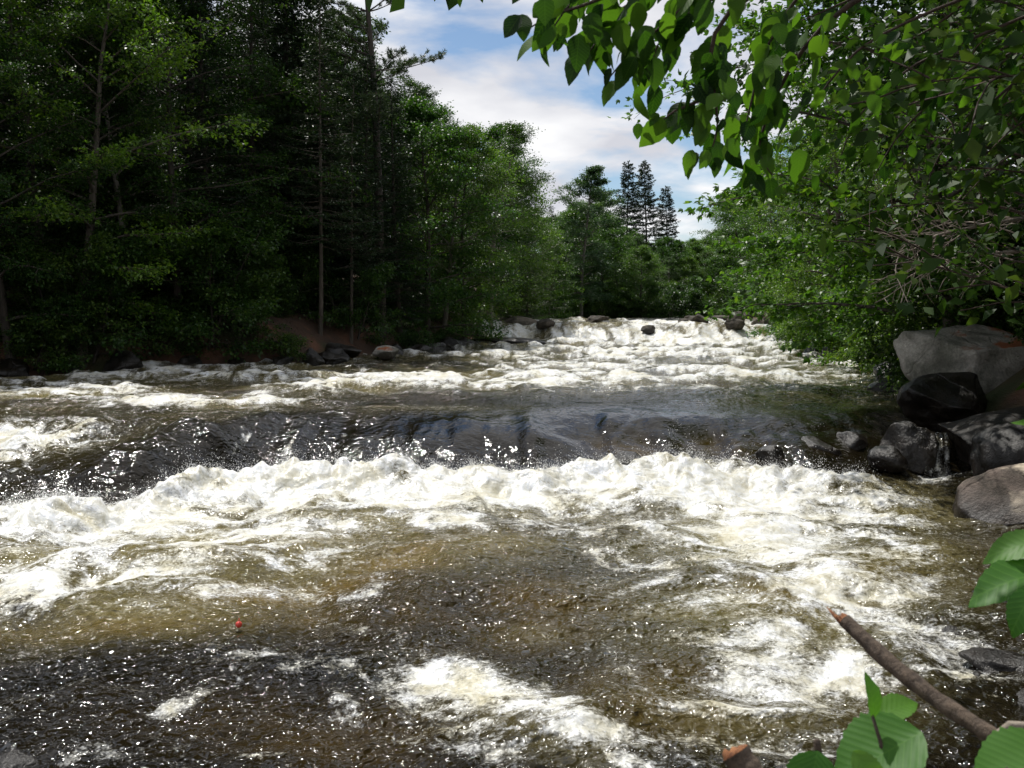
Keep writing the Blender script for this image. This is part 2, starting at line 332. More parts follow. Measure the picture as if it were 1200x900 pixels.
nw = noise(n, l, ob, 5.5, 6, 0.68, 0.5); wr = ramp(n, [(0.28, (0.42, 0.39, 0.29)), (0.45, (0.64, 0.63, 0.57)), (0.62, (0.80, 0.81, 0.82))]); l.new(nw.outputs[0], wr.inputs[0]); 
nt_ = noise(n, l, ob, 1.7, 4, 0.6, 0.3); tr_ = ramp(n, [(0.34, (0.88, 0.84, 0.70)), (0.52, (1.03, 1.04, 1.06))]); l.new(nt_.outputs[0], tr_.inputs[0])
tm = N('ShaderNodeMix', n, data_type='RGBA', blend_type='MULTIPLY'); tm.inputs['Factor'].default_value = 1.0; l.new(wr.outputs[0], tm.inputs['A']); l.new(tr_.outputs[0], tm.inputs['B']); l.new(tm.outputs['Result'], c3.inputs['B'])
sw = N('ShaderNodeMath', n, operation='MULTIPLY'); l.new(fm.outputs[0], sw.inputs[0]); sw.inputs[1].default_value = 0.7; l.new(sw.outputs[0], p.inputs['Subsurface Weight'])
p.inputs['Subsurface Radius'].default_value = (1.0, 0.95, 0.85); p.inputs['Subsurface Scale'].default_value = 0.05
l.new(c3.outputs['Result'], p.inputs['Base Color'])
rr = N('ShaderNodeMapRange', n); l.new(fm.outputs[0], rr.inputs[0]); rr.inputs[3].default_value = 0.07; rr.inputs[4].default_value = 0.4
l.new(rr.outputs[0], p.inputs['Roughness']); p.inputs['IOR'].default_value = 1.333
nr = noise(n, l, ob, 5.5, 2, 0.6, 0.5); nr2 = noise(n, l, ob, 13, 2, 0.55, 0.4)
rh = N('ShaderNodeMath', n, operation='MULTIPLY_ADD'); l.new(nr2.outputs[0], rh.inputs[0]); rh.inputs[1].default_value = 0.75; l.new(nr.outputs[0], rh.inputs[2])
rg = N('ShaderNodeMath', n, operation='MULTIPLY'); l.new(rh.outputs[0], rg.inputs[0]); l.new(attr('rough'), rg.inputs[1])
bp = N('ShaderNodeBump', n); bp.inputs['Strength'].default_value = 1.0; bp.inputs['Distance'].default_value = 0.075
l.new(rg.outputs[0], bp.inputs['Height']); l.new(bp.outputs[0], p.inputs['Normal'])
l.new(p.outputs[0], out.inputs[0]); M['river'] = m
m, n, l = mat_new('spray_drops'); out = N('ShaderNodeOutputMaterial', n); p = N('ShaderNodeBsdfPrincipled', n)
p.inputs['Base Color'].default_value = (0.86, 0.86, 0.85, 1); p.inputs['Roughness'].default_value = 0.12; l.new(p.outputs[0], out.inputs[0]); M['spray'] = m

# ------------------------------------------------------------------ terrain and river outline
LB = np.array([(-60, -22), (-5, -19), (15, -16), (21, -12.4), (24, -9.2), (27, -5.4), (32, -3.4), (40, -1.6), (50, -1.0), (60, 0.5), (75, 3.0), (90, 9.0), (105, 17), (400, 17)])
RB = np.array([(-60, -22), (-8, -6), (0, -0.5), (1.6, 0.45), (2.6, 0.95), (4.3, 2.35), (6.5, 3.7), (9.8, 5.2), (12.4, 5.6), (15.6, 6.5), (21.8, 8.6), (32, 10.3), (48, 12.6), (60, 14.5), (75, 17.0), (90, 20), (105, 17), (400, 17)])
def bank_l(D): return np.interp(D, LB[:, 0], LB[:, 1])
def bank_r(D): return np.interp(D, RB[:, 0], RB[:, 1])
def toe(X):
    t = 11.5 + 0.55 * pn2(X * 0.6 + 3.3, X * 0 + 0.5) + 0.28 * pn2(X * 1.6, X * 0 + 8.5) + 0.12 * pn2(X * 4.1, X * 0 + 2.5)
    return t - 2.1 * sstep(-2.9, -4.6, X) + 0.5 * sstep(3.6, 5.5, X)
def base_level(X, D):
    """calm river level: near pool 0, ledge up to 0.57, slow run, upper falls up to 1.57"""
    t = D - toe(X)
    w = 2.5 + 1.3 * sstep(-3.0, -5.0, X)
    z = 0.57 * (sstep(-0.1, w, t) * 0.75 + sstep(-0.1, w * 0.62, t) * 0.25)
    z = z + 0.05 * sstep(15, 40, D)
    fall_toe = 42.6 + 2.0 * pn2(X * 0.3 + 9, X * 0 + 2.5) + 0.5 * pn2(X * 1.3, X * 0 + 4.5); s = D - fall_toe
    k1 = 1.2 + 0.8 * pn2(X * 0.5, X * 0 + 7.1)
    z = z + 0.50 * sstep(0, 2.0, s - 0.1 - 0.5 * k1) + 0.30 * sstep(2.2, 4.2, s + 0.7 * k1) + 0.15 * sstep(4, 6, s) + 0.05 * pn2(X * 0.6, D * 0.2) * sstep(1, 3, s)
    return z
def ground_z(X, D):
    X = np.asarray(X, float); D = np.asarray(D, float)
    dl = bank_l(D) - X; dr = X - bank_r(D); d = np.maximum(dl, dr)
    wl_ = base_level(X, D)
    rise = np.where(dl > dr, 1.0, np.where(D < 10, 0.45, 0.8))
    slope = np.where(dl > dr, 0.13, 0.12)
    nz = fbm2(X * 0.35, D * 0.35, 3, 4)
    h = np.where(d > 0, wl_ - 0.12 + rise * sstep(0, 2.2, d) + slope * np.minimum(d, 60) + nz * 0.35 * sstep(0, 3, d), wl_ - 0.12 + np.maximum(d, -1.2) * 0.9 - 0.05)
    return h

gx = np.unique(np.concatenate([np.linspace(-300, -40, 24), np.linspace(-40, 40, 260), np.linspace(40, 300, 24)]))
gy = np.unique(np.concatenate([np.linspace(-60, -4, 12), np.linspace(-4, 90, 300), np.linspace(90, 400, 30)]))
GX, GY = np.meshgrid(gx, gy)
GZ = ground_z(GX, GY)
nr_, nc_ = GX.shape
def grid_quads(nr, nc):
    i = np.arange(nr - 1)[:, None] * nc; j = np.arange(nc - 1)[None]
    return np.stack([i + j, i + j + 1, i + nc + j + 1, i + nc + j], -1).reshape(-1, 4)
g_o = link('ground', mesh_np('ground', np.stack([GX, GY, GZ], -1), grid_quads(nr_, nc_), None, M['floor'], True))
tag(g_o, kind='structure')

# ------------------------------------------------------------------ river surface
NR, NCOL = 800, 780
Ds = np.linspace(0.6, 88, 60000)
wgt = 2300 / np.maximum(Ds, 3.6) ** 2
wgt = wgt * np.where((Ds > 8.8) & (Ds < 14.5), 1.7, 1.0) + np.where((Ds > 41) & (Ds < 50.5), 9.0, 0.6)
cdf = np.cumsum(wgt); cdf = (cdf - cdf[0]) / (cdf[-1] - cdf[0])
rowD = np.interp(np.linspace(0, 1, NR), cdf, Ds)
u = np.linspace(-1, 1, NCOL)
WD = np.repeat(rowD[:, None], NCOL, 1)
WX = u[None, :] * (0.62 * WD + 1.4)
tt = WD - toe(WX)
B0 = base_level(WX, WD)
PX, PY = to_px(WX, WD, B0)

def blob(cx, cy, rx, ry, ang=0.0, soft=1.0):
    a = math.radians(ang); dx, dy = PX - cx, PY - cy
    q = ((dx * math.cos(a) + dy * math.sin(a)) / rx) ** 2 + ((-dx * math.sin(a) + dy * math.cos(a)) / ry) ** 2
    return np.exp(-q * soft)
pool = sstep(0.25, -0.05, tt)
near_mask = pool
foam = np.zeros_like(WX); aer_ = np.zeros_like(WX); shal_ = np.zeros_like(WX)
def mx_(a, b): return np.maximum(a, b)
for (cx, cy, rx, ry, ang, s) in [
    (90, 612, 330, 30, -4, 1.05), (330, 568, 260, 36, 3, 1.15), (560, 578, 200, 24, 0, 1.05), (710, 572, 130, 26, 0, 1.0),
    (860, 585, 170, 34, 4, 1.15), (900, 630, 190, 46, 6, 0.92), (970, 690, 190, 50, 8, 0.74), (840, 700, 140, 50, 12, 0.66), (1060, 640, 70, 40, 0, 0.5), (930, 745, 170, 40, 0, 0.62),
    (1000, 600, 90, 30, 0, 0.7), (1075, 556, 60, 9, 0, 0.95), (60, 680, 220, 40, 0, 0.78), (260, 650, 300, 20, -4, 0.68), (120, 645, 260, 24, 0, 0.7),
    (190, 692, 260, 16, -3, 0.62), (330, 622, 220, 16, -4, 0.75), (560, 612, 240, 16, 0, 0.6), (700, 630, 120, 18, 10, 0.5), (420, 690, 90, 10, -10, 0.35), (980, 780, 190, 44, -4, 0.70), (870, 815, 150, 46, 0, 0.64), (900, 880, 170, 36, 0, 0.55), (760, 790, 90, 30, 20, 0.42), (1040, 745, 80, 40, -30, 0.6),
    (1130, 795, 70, 14, 4, 0.55), (600, 830, 130, 38, 22, 0.78), (700, 885, 90, 34, 30, 0.72), (500, 800, 60, 26, -30, 0.6), (430, 790, 130, 16, 14, 0.4), (330, 790, 90, 14, -14, 0.4), (560, 860, 120, 40, 10, 0.5), (450, 740, 120, 12, 20, 0.3),
    (290, 768, 60, 10, -12, 0.42), (205, 832, 50, 10, -18, 0.5), (410, 820, 30, 40, 0, 0.42), (120, 885, 60, 16, -10, 0.42),
    (300, 890, 50, 14, 0, 0.4), (720, 650, 60, 22, 30, 0.5), (770, 720, 60, 22, 30, 0.5), (480, 600, 120, 14, 0, 0.55), (640, 600, 50, 14, 0, 0.35)]:
    foam = mx_(foam, blob(cx, cy, rx, ry, ang) * s * pool)
for (cx, cy, rx, ry, ang, s) in [
    (200, 640, 420, 62, -6, 1.0), (100, 720, 230, 34, -5, 0.75), (420, 610, 200, 30, 0, 0.8), (900, 640, 240, 70, 8, 0.95),
    (880, 730, 190, 70, 10, 0.8), (900, 820, 170, 60, 0, 0.5), (560, 640, 200, 34, 0, 0.5), (620, 850, 130, 40, 22, 0.5), (640, 740, 70, 16, 0, 0.25)]:
    aer_ = mx_(aer_, blob(cx, cy, rx, ry, ang) * s * pool)
for (cx, cy, rx, ry, ang, s) in [
    (330, 688, 140, 15, -6, 1.0), (200, 724, 220, 14, -5, 0.8), (480, 650, 130, 18, -6, 0.95), (300, 640, 160, 14, -4, 0.7), (560, 720, 160, 40, 0, 0.35), (640, 700, 90, 22, 0, 0.55),
    (930, 695, 60, 26, 0, 0.9), (1000, 680, 60, 24, 0, 0.8), (800, 820, 130, 50, 0, 0.45), (420, 860, 200, 40, 0, 0.25), (735, 530, 40, 14, 10, 0.6), (850, 525, 40, 14, 0, 0.5)]:
    shal_ = mx_(shal_, blob(cx, cy, rx, ry, ang) * s)
# bands that follow the ledge itself
foam = mx_(foam, sstep(0.45, 0.05, tt) * sstep(-2.3, -0.5, tt) * 0.84 * sstep(4.7, 3.7, WX))
aer_ = mx_(aer_, sstep(0.4, 0.0, tt) * sstep(-3.4, -1.2, tt) * 0.8 * sstep(5.2, 4.2, WX))
# hollow behind the dark tongue at the far side
hollow = np.exp(-(((WX + 7.0) / 1.75) ** 2 + ((WD - 11.9 - 0.2 * (WX + 6.3)) / 1.45) ** 2))
foam = mx_(foam, hollow * 1.25); aer_ = mx_(aer_, hollow)
ridge = np.exp(-(((WX + 3.9) * 0.80 - (WD - 11.6) * 0.60) / 0.62) ** 2) * sstep(9.2, 10.4, WD) * sstep(14.4, 12.8, WD)
# slow run between ledge and upper falls
run = sstep(1.6, 3.6, tt) * sstep(44, 41, WD)
warpx = WX + 0.5 * pn2(WX * 0.9, WD * 0.9, 40); warpy = WD + 0.5 * pn2(WX * 0.9 + 50, WD * 0.9, 41)
wave1 = pn2(warpx * 0.42, warpy * 0.55, 1); wave2 = pn2(warpx * 0.95, warpy * 1.2, 2); wave3 = pn2(WX * 2.3, WD * 2.5, 3)
ridged = 1 - np.abs(pn2(warpx * 0.55 + 7, warpy * 0.8, 4)) * 2.2
run_f = (0.26 + 0.34 * sstep(17.5, 22, WD) + 0.10 * sstep(34, 40, WD))
run_f = run_f * (1 - 0.85 * blob(720, 485, 280, 26) - 0.5 * blob(560, 470, 130, 10)) 
run_f = mx_(run_f, 0.95 * blob(70, 458, 150, 12)); run_f = mx_(run_f, 0.9 * blob(380, 450, 130, 12)); run_f = mx_(run_f, 0.85 * blob(220, 470, 150, 10))
run_f = mx_(run_f, 0.92 * blob(620, 446, 300, 14)); run_f = mx_(run_f, 0.85 * blob(760, 415, 200, 12)); run_f = mx_(run_f, 0.7 * blob(900, 440, 160, 14)); run_f = mx_(run_f, 0.5 * blob(500, 480, 120, 8)); 
run_f = run_f * (1 - 0.8 * blob(480, 425, 90, 7)) * (1 - 0.5 * blob(560, 402, 70, 7)) * (1 - 0.4 * blob(420, 432, 70, 5))
foam = mx_(foam, run * np.clip(run_f * (0.55 + 0.5 * ridged + 0.8 * wave2 + 0.5 * wave1), 0, 1.2))
aer_ = mx_(aer_, run * np.clip(run_f * 1.0, 0, 0.85))
# upper falls
fall_toe = 42.6 + 2.0 * pn2(WX * 0.3 + 9, WX * 0 + 2.5) + 0.5 * pn2(WX * 1.3, WX * 0 + 4.5); fs = WD - fall_toe
on_fall = sstep(-2.5, -0.5, fs) * sstep(8.5, 5.2, fs)
fall_f = (0.92 + 0.7 * pn2(WX * 1.1 + 5, WD * 0.3, 14) + 0.45 * pn2(WX * 3.3, WD * 0.5, 15)) * (1 - 0.75 * blob(690, 381, 45, 6)) * (1 - 0.6 * blob(605, 379, 22, 5)) * (1 - 0.5 * blob(780, 384, 20, 6)) * (1 - 0.5 * blob(840, 384, 24, 7))
foam = mx_(foam, on_fall * fall_f); aer_ = mx_(aer_, on_fall * 0.9)
foam = mx_(foam, sstep(5, 8, fs) * 0.30)
# lace: break the foam up
streak = sstep(0.1, 0.6, fbm2(WX * 5.2, WD * 0.8, 91, 4)) 
foam = mx_(foam, sstep(0.1, 0.5, tt) * sstep(3.4, 1.6, tt) * streak * (0.36 + 0.35 * sstep(-1.0, -3.5, WX)) * (1 - 0.7 * blob(720, 490, 220, 30)))
foam = mx_(foam, 0.5 * streak * ridge)
lace = fbm2(warpx * 1.5, warpy * 1.7, 11, 6, 0.68)
cell = 1 - np.abs(pn2(warpx * 2.6 + 3, warpy * 2.6, 17)) * 2.4
lace_f = np.clip(foam + (lace * 1.1 + (cell - 0.35) * 0.16) * (0.25 + 0.75 * sstep(0.05, 0.5, foam)) * sstep(1.35, 0.7, foam), 0, 1.2)
def fil(x, y, s, lo): return sstep(lo, 1.0, 1 - np.abs(pn2(x, y, s)) * 2.0)
cover = np.clip(foam * 1.25 + aer_ * 0.35 + 0.10, 0, 1)
thin = mx_(mx_(fil(warpx * 1.1, warpy * 1.3, 81, .84) * 0.9, fil(warpx * 2.4 + 9, warpy * 2.7, 82, .82) * 0.85), fil(warpx * 5.2 + 3, warpy * 5.6, 83, .78) * 0.7)
thin = 0.5 * thin * sstep(-0.25, 0.35, fbm2(WX * 0.8 + 3, WD * 0.8, 84, 3) + cover * 0.9 - 0.35) * (0.35 + 0.65 * cover) * (pool + run * 0.7 + 0.7 * sstep(0.1, 0.5, tt) * sstep(4.2, 2.6, tt) * sstep(0.5, -2.5, WX))
holes = sstep(0.05, 0.55, fbm2(warpx * 3.3 + 20, warpy * 3.3, 86, 4)) * sstep(1.25, 0.6, foam)
speck = sstep(0.26, 0.55, fbm2(WX * 11, WD * 11, 23, 3)) * 0.5 * (pool + 0.8 * sstep(0.1, 0.6, tt) * sstep(4.5, 2.5, tt)) * sstep(-0.2, 0.3, fbm2(WX * 0.9 + 9, WD * 0.9, 29, 3)) * (1 - 0.8 * blob(720, 490, 230, 34))
foam_a = np.clip(mx_(mx_(lace_f * (1 - 0.75 * holes), speck), thin), 0, 1)
aer_a = np.clip(aer_ * (0.8 + 0.9 * fbm2(warpx * 0.8, warpy * 0.8, 31, 3)), 0, 1)
# heights
bil_h = np.abs(pn2(warpx * 1.7, warpy * 1.9, 47)) + 0.5 * np.abs(pn2(warpx * 4, warpy * 4.2, 48))
Z = B0.copy()
Z += 0.20 * ridge * sstep(-3.0, -3.8, WX) - 0.22 * hollow + 0.16 * hollow * (bil_h - 0.2)
jump = np.where(tt > -0.3, np.exp(-((tt + 0.3) / 0.30) ** 2), np.exp(-((tt + 0.3) / 0.85) ** 2)) * sstep(4.8, 3.4, WX) * (0.55 + 0.75 * sstep(-0.5, 0.6, fbm2(WX * 0.7 + 4, WD * 0.2, 57, 2)))
jamp = 0.13 + 0.14 * fbm2(WX * 1.1, WD * 0.5, 51, 3)
bwx = WX + 0.18 * pn2(WX * 2.1, WD * 2.1, 55); bwy = WD + 0.22 * pn2(WX * 2.1 + 30, WD * 2.1, 56)
bil = np.abs(pn2(bwx * 1.9, bwy * 2.3, 52)) * 0.62 + np.abs(pn2(bwx * 4.3, bwy * 4.6, 53)) * 0.32 + np.abs(pn2(bwx * 9.0, bwy * 9.5, 54)) * 0.10 + np.abs(pn2(bwx * 17, bwy * 18, 58)) * 0.02
Z += jump * (jamp + 0.20 * bil + 0.05 * fbm2(bwx * 3.1, bwy * 3.1, 59, 4))
fa = np.clip(foam, 0, 1)
Z += (pool * (0.065 * wave1 + 0.05 * wave2 + 0.026 * wave3 + 0.017 * pn2(warpx * 4.3, warpy * 5, 5) + 0.009 * pn2(WX * 8.5, WD * 10, 6) + 0.005 * pn2(warpx * 18, warpy * 19, 7) * sstep(10, 6, WD)))
Z += fa * pool * (0.07 * wave2 + 0.06 * bil)
Z += run * ((0.13 * wave1 + 0.10 * wave2 + 0.03 * wave3) * (0.4 + 0.6 * sstep(15.5, 18.5, WD) + 0.9 * sstep(26, 38, WD)) + fa * 0.14 * bil + 0.10 * np.clip(run_f - 0.5, 0, 1) * (ridged - 0.3))
Z += on_fall * (0.12 * wave2 + 0.12 * (bil - 0.2) + 0.10 * wave1 + 0.10 * pn2(WX * 1.8, WD * 0.3, 16))
face = sstep(0.2, 0.7, tt) * sstep(3.2, 1.6, tt)
Z += sstep(-1.5, -3.5, WX) * sstep(0.2, 0.8, tt) * sstep(5, 3, tt) * (0.06 * wave2 + 0.05 * wave3 + 0.02 * pn2(WX * 5, WD * 6, 65))
Z += face * (0.10 * pn2(WX * 0.75 + 0.3 * warpy, WD * 0.6, 61) + 0.05 * fbm2(warpx * 1.5 + 0.4 * WD, warpy * 1.1, 62, 3) + 0.010 * pn2(warpx * 6 + WD, warpy * 3.1, 63))
Z += 0.004 * pn2(WX * 13, WD * 13, 71) * (1 - face * 0.6)
near_bump = np.exp(-((PX - 560 - (PY - 790) * 1.9) / 90) ** 2) * sstep(770, 800, PY) * sstep(900, 860, PY)
Z += 0.06 * blob(610, 830, 130, 34, 22) * pool
rough_a = np.clip(0.95 - 0.6 * face - 0.68 * blob(720, 490, 230, 34) - 0.6 * sstep(0.4, 0.9, fa) + 0.35 * blob(250, 510, 170, 40), 0.15, 1.3)
river_me = mesh_np('river', np.stack([WX, WD, Z], -1), grid_quads(NR, NCOL), None, M['river'], True)
for nm, a in (('foam', foam_a), ('aerated', aer_a), ('shallow', np.clip(shal_, 0, 1)), ('rough', rough_a)):
    at_ = river_me.attributes.new(nm, 'FLOAT', 'POINT'); at_.data.foreach_set('value', a.astype(np.float32).ravel())
tag(link('river', river_me), kind='structure')

# flying drops and splash blobs over the breaking water, one mass
def drops(keep=24000):
    fl = (foam_a ** 1.5 * (pool * 0.12 + jump * 3.0 + face * 0.5 + hollow * 0.8 + on_fall * 0.12 + run * 0.16) * (1 / np.maximum(WD, 4)) ** 0.4).ravel()
    fl = fl * (np.abs(PX.ravel() - 600) < 680) / np.maximum(wgt.mean(), 1e-6)
    pr = fl / fl.sum(); idx = rng.choice(len(fl), keep, p=pr)
    P = np.stack([WX.ravel()[idx], WD.ravel()[idx], Z.ravel()[idx]], 1)
    jm = np.clip(jump.ravel()[idx], 0, 1)
    P[:, 2] += rng.exponential(1, keep) * (0.008 + 0.062 * jm) ; P[:, :2] += rng.normal(0, 0.04, (keep, 2))
    rad = (0.0014 + 0.0035 * rng.uniform(0, 1, keep) ** 2) * np.where(P[:, 1] > 15, 2.0, 1.0)
    m_t = (np.abs(tt + 0.15) < 0.18) & (WX < 3.9) & (WX > -5.6); ci = rng.choice(np.flatnonzero(m_t.ravel()), 420)
    nj = rng.integers(8, 70, 420); cc = np.repeat(ci, nj); k2 = len(cc); tj = rng.uniform(0, 1, k2) ** 1.5; hj = np.repeat(rng.exponential(0.075, 420) + 0.02, nj); aj = np.repeat(rng.normal(0, 0.35, 420), nj); bj = np.repeat(rng.normal(-0.1, 0.3, 420), nj)
    sp = 0.008 + 0.05 * tj
    J = np.stack([WX.ravel()[cc] + hj * tj * aj + rng.normal(0, 1, k2) * sp, WD.ravel()[cc] + hj * tj * bj + rng.normal(0, 1, k2) * sp, Z.ravel()[cc] + hj * tj + rng.normal(0, .006, k2)], 1)
    P = np.concatenate([P, J]); rad = np.concatenate([rad, (0.0022 + 0.0055 * rng.uniform(0, 1, k2) ** 2) * (1 - 0.45 * tj)]); keep = len(P)
    oct_ = np.array([(1, 0, 0), (-1, 0, 0), (0, 1, 0), (0, -1, 0), (0, 0, 1), (0, 0, -1)], float)
    tri = np.array([(0, 2, 4), (2, 1, 4), (1, 3, 4), (3, 0, 4), (2, 0, 5), (1, 2, 5), (3, 1, 5), (0, 3, 5)])
    V = (P[:, None] + oct_[None] * rad[:, None, None] * rng.uniform(0.7, 1.4, (keep, 1, 3))).reshape(-1, 3)
    T = (tri[None] + np.arange(keep)[:, None, None] * 6).reshape(-1, 3)
    o = link('water_spray', mesh_np('water_spray', V, None, T, M['spray'], True)); tag(o, 'white drops of spray thrown up along the foaming ledge', 'spray', kind='stuff')
drops()

# ------------------------------------------------------------------ rocks
def ico(sub):
    import bmesh
    bm = bmesh.new(); bmesh.ops.create_icosphere(bm, subdivisions=sub, radius=1.0)
    V = np.array([v.co[:] for v in bm.verts]); T = np.array([[v.index for v in f.verts] for f in bm.faces]); bm.free(); return V, T
ICO = {s: ico(s) for s in (4, 5)}
def rock(name, label, loc, size, mat, seed, cuts=9, rough=0.10, sub=5, rotz=0.0, flat_top=None, tilt=(0, 0), group=None, cat='rock', box=0.0, planes=()):
    V, T = ICO[sub]; V = V.copy(); rg = np.random.default_rng(seed)
    if box: V = V / (np.abs(V) ** 4).sum(1)[:, None] ** (0.25 * box)
    for k in range(cuts):
        nrm = rg.normal(size=3); nrm /= np.linalg.norm(nrm); d = rg.uniform(0.55, 0.85)
        ex = np.maximum(V @ nrm - d, 0); V -= ex[:, None] * nrm * 0.92
    for (a, b, c_, d) in planes:
        nrm = unit(np.array([a, b, c_], float)); ex = np.maximum(V @ nrm - d, 0); V -= ex[:, None] * nrm * 0.96
    if flat_top: ex = np.maximum(V[:, 2] - flat_top, 0); V[:, 2] -= ex * 0.92
    dsp = 0
    for i, a in enumerate((1, .5, .25, .13, .07)): dsp = dsp + a * pn3(V * (1.4 * 2 ** i) + seed * 3.7, i)
    V = V * (1 + rough * dsp)[:, None]
    V = V * np.array(size)
    rx, ry = tilt; m3 = np.array(Matrix.Rotation(rotz, 3, 'Z') @ Matrix.Rotation(ry, 3, 'Y') @ Matrix.Rotation(rx, 3, 'X'))
    V = V @ m3.T
    o = link(name, mesh_np(name, V, None, T, mat, True), None, loc)
    return tag(o, label, cat, group)
def X_at(px, D): return (px - CX) / FPX * D * 1.0025
def rock_at(name, label, px, py, D, size, mat, seed, **k):
    p = at(px, py, D); return rock(name, label, p, size, mat, seed, **k)
# near bank boulders
rock_at('boulder', 'big pale grey boulder with flat top and rusty patch below the shrubs', 1150, 432, 15.0, (1.32, 1.0, 0.86), M['rock_pale'], 3, cuts=14, rough=0.12, rotz=0.1, box=0.6, planes=((-.12, -.35, .93, .62), (.1, -1, -.05, .66), (-.9, -.45, .1, .7)))
rock_at('boulder', 'dark wet rock leaning in front of the big pale boulder', 1112, 470, 13.7, (0.72, 0.6, 0.46), M['rock_dark'], 8, rough=0.13, rotz=0.5, cuts=5, planes=((-.3, -.5, .8, .5), (.5, -.8, .2, .6)))
rock_at('boulder', 'sloping grey slab with dark wet face above the small trickle', 1192, 512, 12.2, (0.95, 0.9, 0.62), M['rock_grey'], 12, cuts=10, rough=0.12, box=0.8, planes=((-.42, -.28, .86, .30), (-.15, -1, -.12, .62), (-1, -.2, .1, .8)))
rock_at('boulder', 'low dark rock at the end of the ledge beside the trickle', 1066, 528, 12.2, (0.36, 0.45, 0.36), M['rock_grey'], 15, rough=0.14)
rock_at('boulder', 'small dark wet rock under the slab beside the trickle', 1040, 540, 11.9, (0.26, 0.3, 0.2), M['rock_dark'], 17, sub=4)
rock_at('boulder', 'brown rounded boulder with cream patches at the water edge', 1212, 600, 9.6, (0.78, 0.7, 0.46), M['rock_round'], 21, cuts=7, rough=0.09)
rock_at('boulder', 'dark block filling the gap under the sloping slab', 1215, 545, 11.3, (0.75, 0.6, 0.55), M['rock_dark'], 25, rough=0.12)
for i, (px, py, D, sx, sz) in enumerate([(1172, 716, 6.6, .34, .13), (1128, 745, 6.15, .16, .07), (1190, 782, 5.45, .26, .10), (1065, 780, 5.55, .07, .05), (1215, 668, 7.6, .34, .17), (1240, 830, 4.85, .3, .13), (1150, 800, 5.2, .1, .05)]):
    rock_at('stone', 'low dark stone lying in the shallows under the near bank', px, py, D, (sx, sx * .9, sz), M['rock_dark'], 40 + i, sub=4, rough=0.32, cuts=12, rotz=i * 1.3, group='dark stones along the near bank')
for i, (px, py, D, sx, sz) in enumerate([(932, 697, 6.9, .14, .045), (968, 768, 5.7, .12, .04), (1010, 655, 7.9, .16, .04), (690, 830, 4.95, .10, .04), (840, 845, 4.8, .12, .04)]):
    rock_at('stone', 'brown wet stone just breaking the foamy pool surface', px, py, D, (sx, sx * .9, sz), M['rock_round'], 60 + i, sub=4, rough=0.12, group='stones just under the pool surface')
rock_at('boulder', 'dark rock tip just above the pool downstream of the red float', 12, 905, 4.25, (0.22, 0.2, 0.09), M['rock_dark'], 71, sub=4)
# ledge stones showing through the falling sheet
for i, (px, py, D, sx, sz) in enumerate([(735, 540, 11.95, .24, .12), (955, 528, 12.3, .34, .22), (905, 535, 12.1, .2, .14), (1000, 522, 12.6, .3, .2)]):
    rock_at('stone', 'dark brown ledge rock showing through the falling water', px, py, D, (sx, sx, sz), M['rock_dark'], 80 + i, sub=4, rough=0.13, group='rocks in the ledge')
# upper falls
rock_at('boulder', 'long grey bedrock hump beside the top of the upper falls', 604, 380, 48.5, (1.5, 1.0, 0.5), M['rock_far'], 91, rough=0.08)
rock_at('boulder', 'flat dark shelf at the foot of the upper falls', 590, 402, 41.0, (1.8, 0.9, 0.24), M['rock_dark'], 92, rough=0.08)
rock_at('boulder', 'tan block at the edge of the side chute', 897, 388, 46.2, (0.75, 0.7, 0.62), M['rock_far'], 93, cuts=7, box=0.6)
rock_at('boulder', 'low tan boulder downstream of the side chute', 920, 396, 44.0, (0.75, 0.6, 0.36), M['rock_far'], 94)
for i, (px, py, D, sx, sz) in enumerate([(818, 389, 45.2, .55, .34), (858, 394, 44.0, .5, .3), (862, 383, 46.5, .45, .4), (812, 381, 47.4, .5, .2), (845, 379, 48.5, .6, .2), (872, 377, 50.0, .5, .3), (940, 398, 42.5, .6, .3), (800, 386, 46, .3, .2), (900, 402, 40.5, .35, .14), (640, 384, 46.0, .5, .3), (700, 380, 47.5, .6, .25), (760, 386, 45.0, .4, .25)]):
    Xr = X_at(px, D); zr = float(base_level(np.array([Xr]), np.array([D]))[0]) + 0.45 * sz
    rock('stone', 'dark wet rock splitting the white water of the upper falls', (Xr, D, zr), (sx, sx, sz), M['rock_dark'], 100 + i, sub=4, rough=0.13, group='rocks in the upper falls')
# far bank shore
rock_at('boulder', 'pale sunlit rock at the water edge of the far bank', 452, 413, 28.6, (0.42, 0.35, 0.2), M['rock_pale'], 120, rough=0.1)
for i in range(34):
    D = 19.5 + i * 0.68; X = float(bank_l(D)) + random.Random(i).uniform(-0.5, 0.55); s = random.Random(i + 50).uniform(0.25, 0.62)
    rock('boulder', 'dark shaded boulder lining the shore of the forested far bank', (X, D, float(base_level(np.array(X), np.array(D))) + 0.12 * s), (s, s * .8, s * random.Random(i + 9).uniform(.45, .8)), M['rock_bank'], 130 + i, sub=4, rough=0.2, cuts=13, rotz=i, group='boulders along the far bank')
for i, (px, D, sx, sz) in enumerate([(398, 29.0, .7, .35), (520, 34.5, .8, .6), (548, 38.0, .9, .55)]):
    Xr = X_at(px, D); rock('boulder', 'broad grey rock half buried in the rusty needle slope', (Xr, D, float(ground_z(np.array([Xr]), np.array([D]))[0]) + .1), (sx, sx * .8, sz), M['rock_bank'], 220 + i, sub=4, rough=0.18, cuts=12, rotz=i * 2, group='rocks of the needle slope')
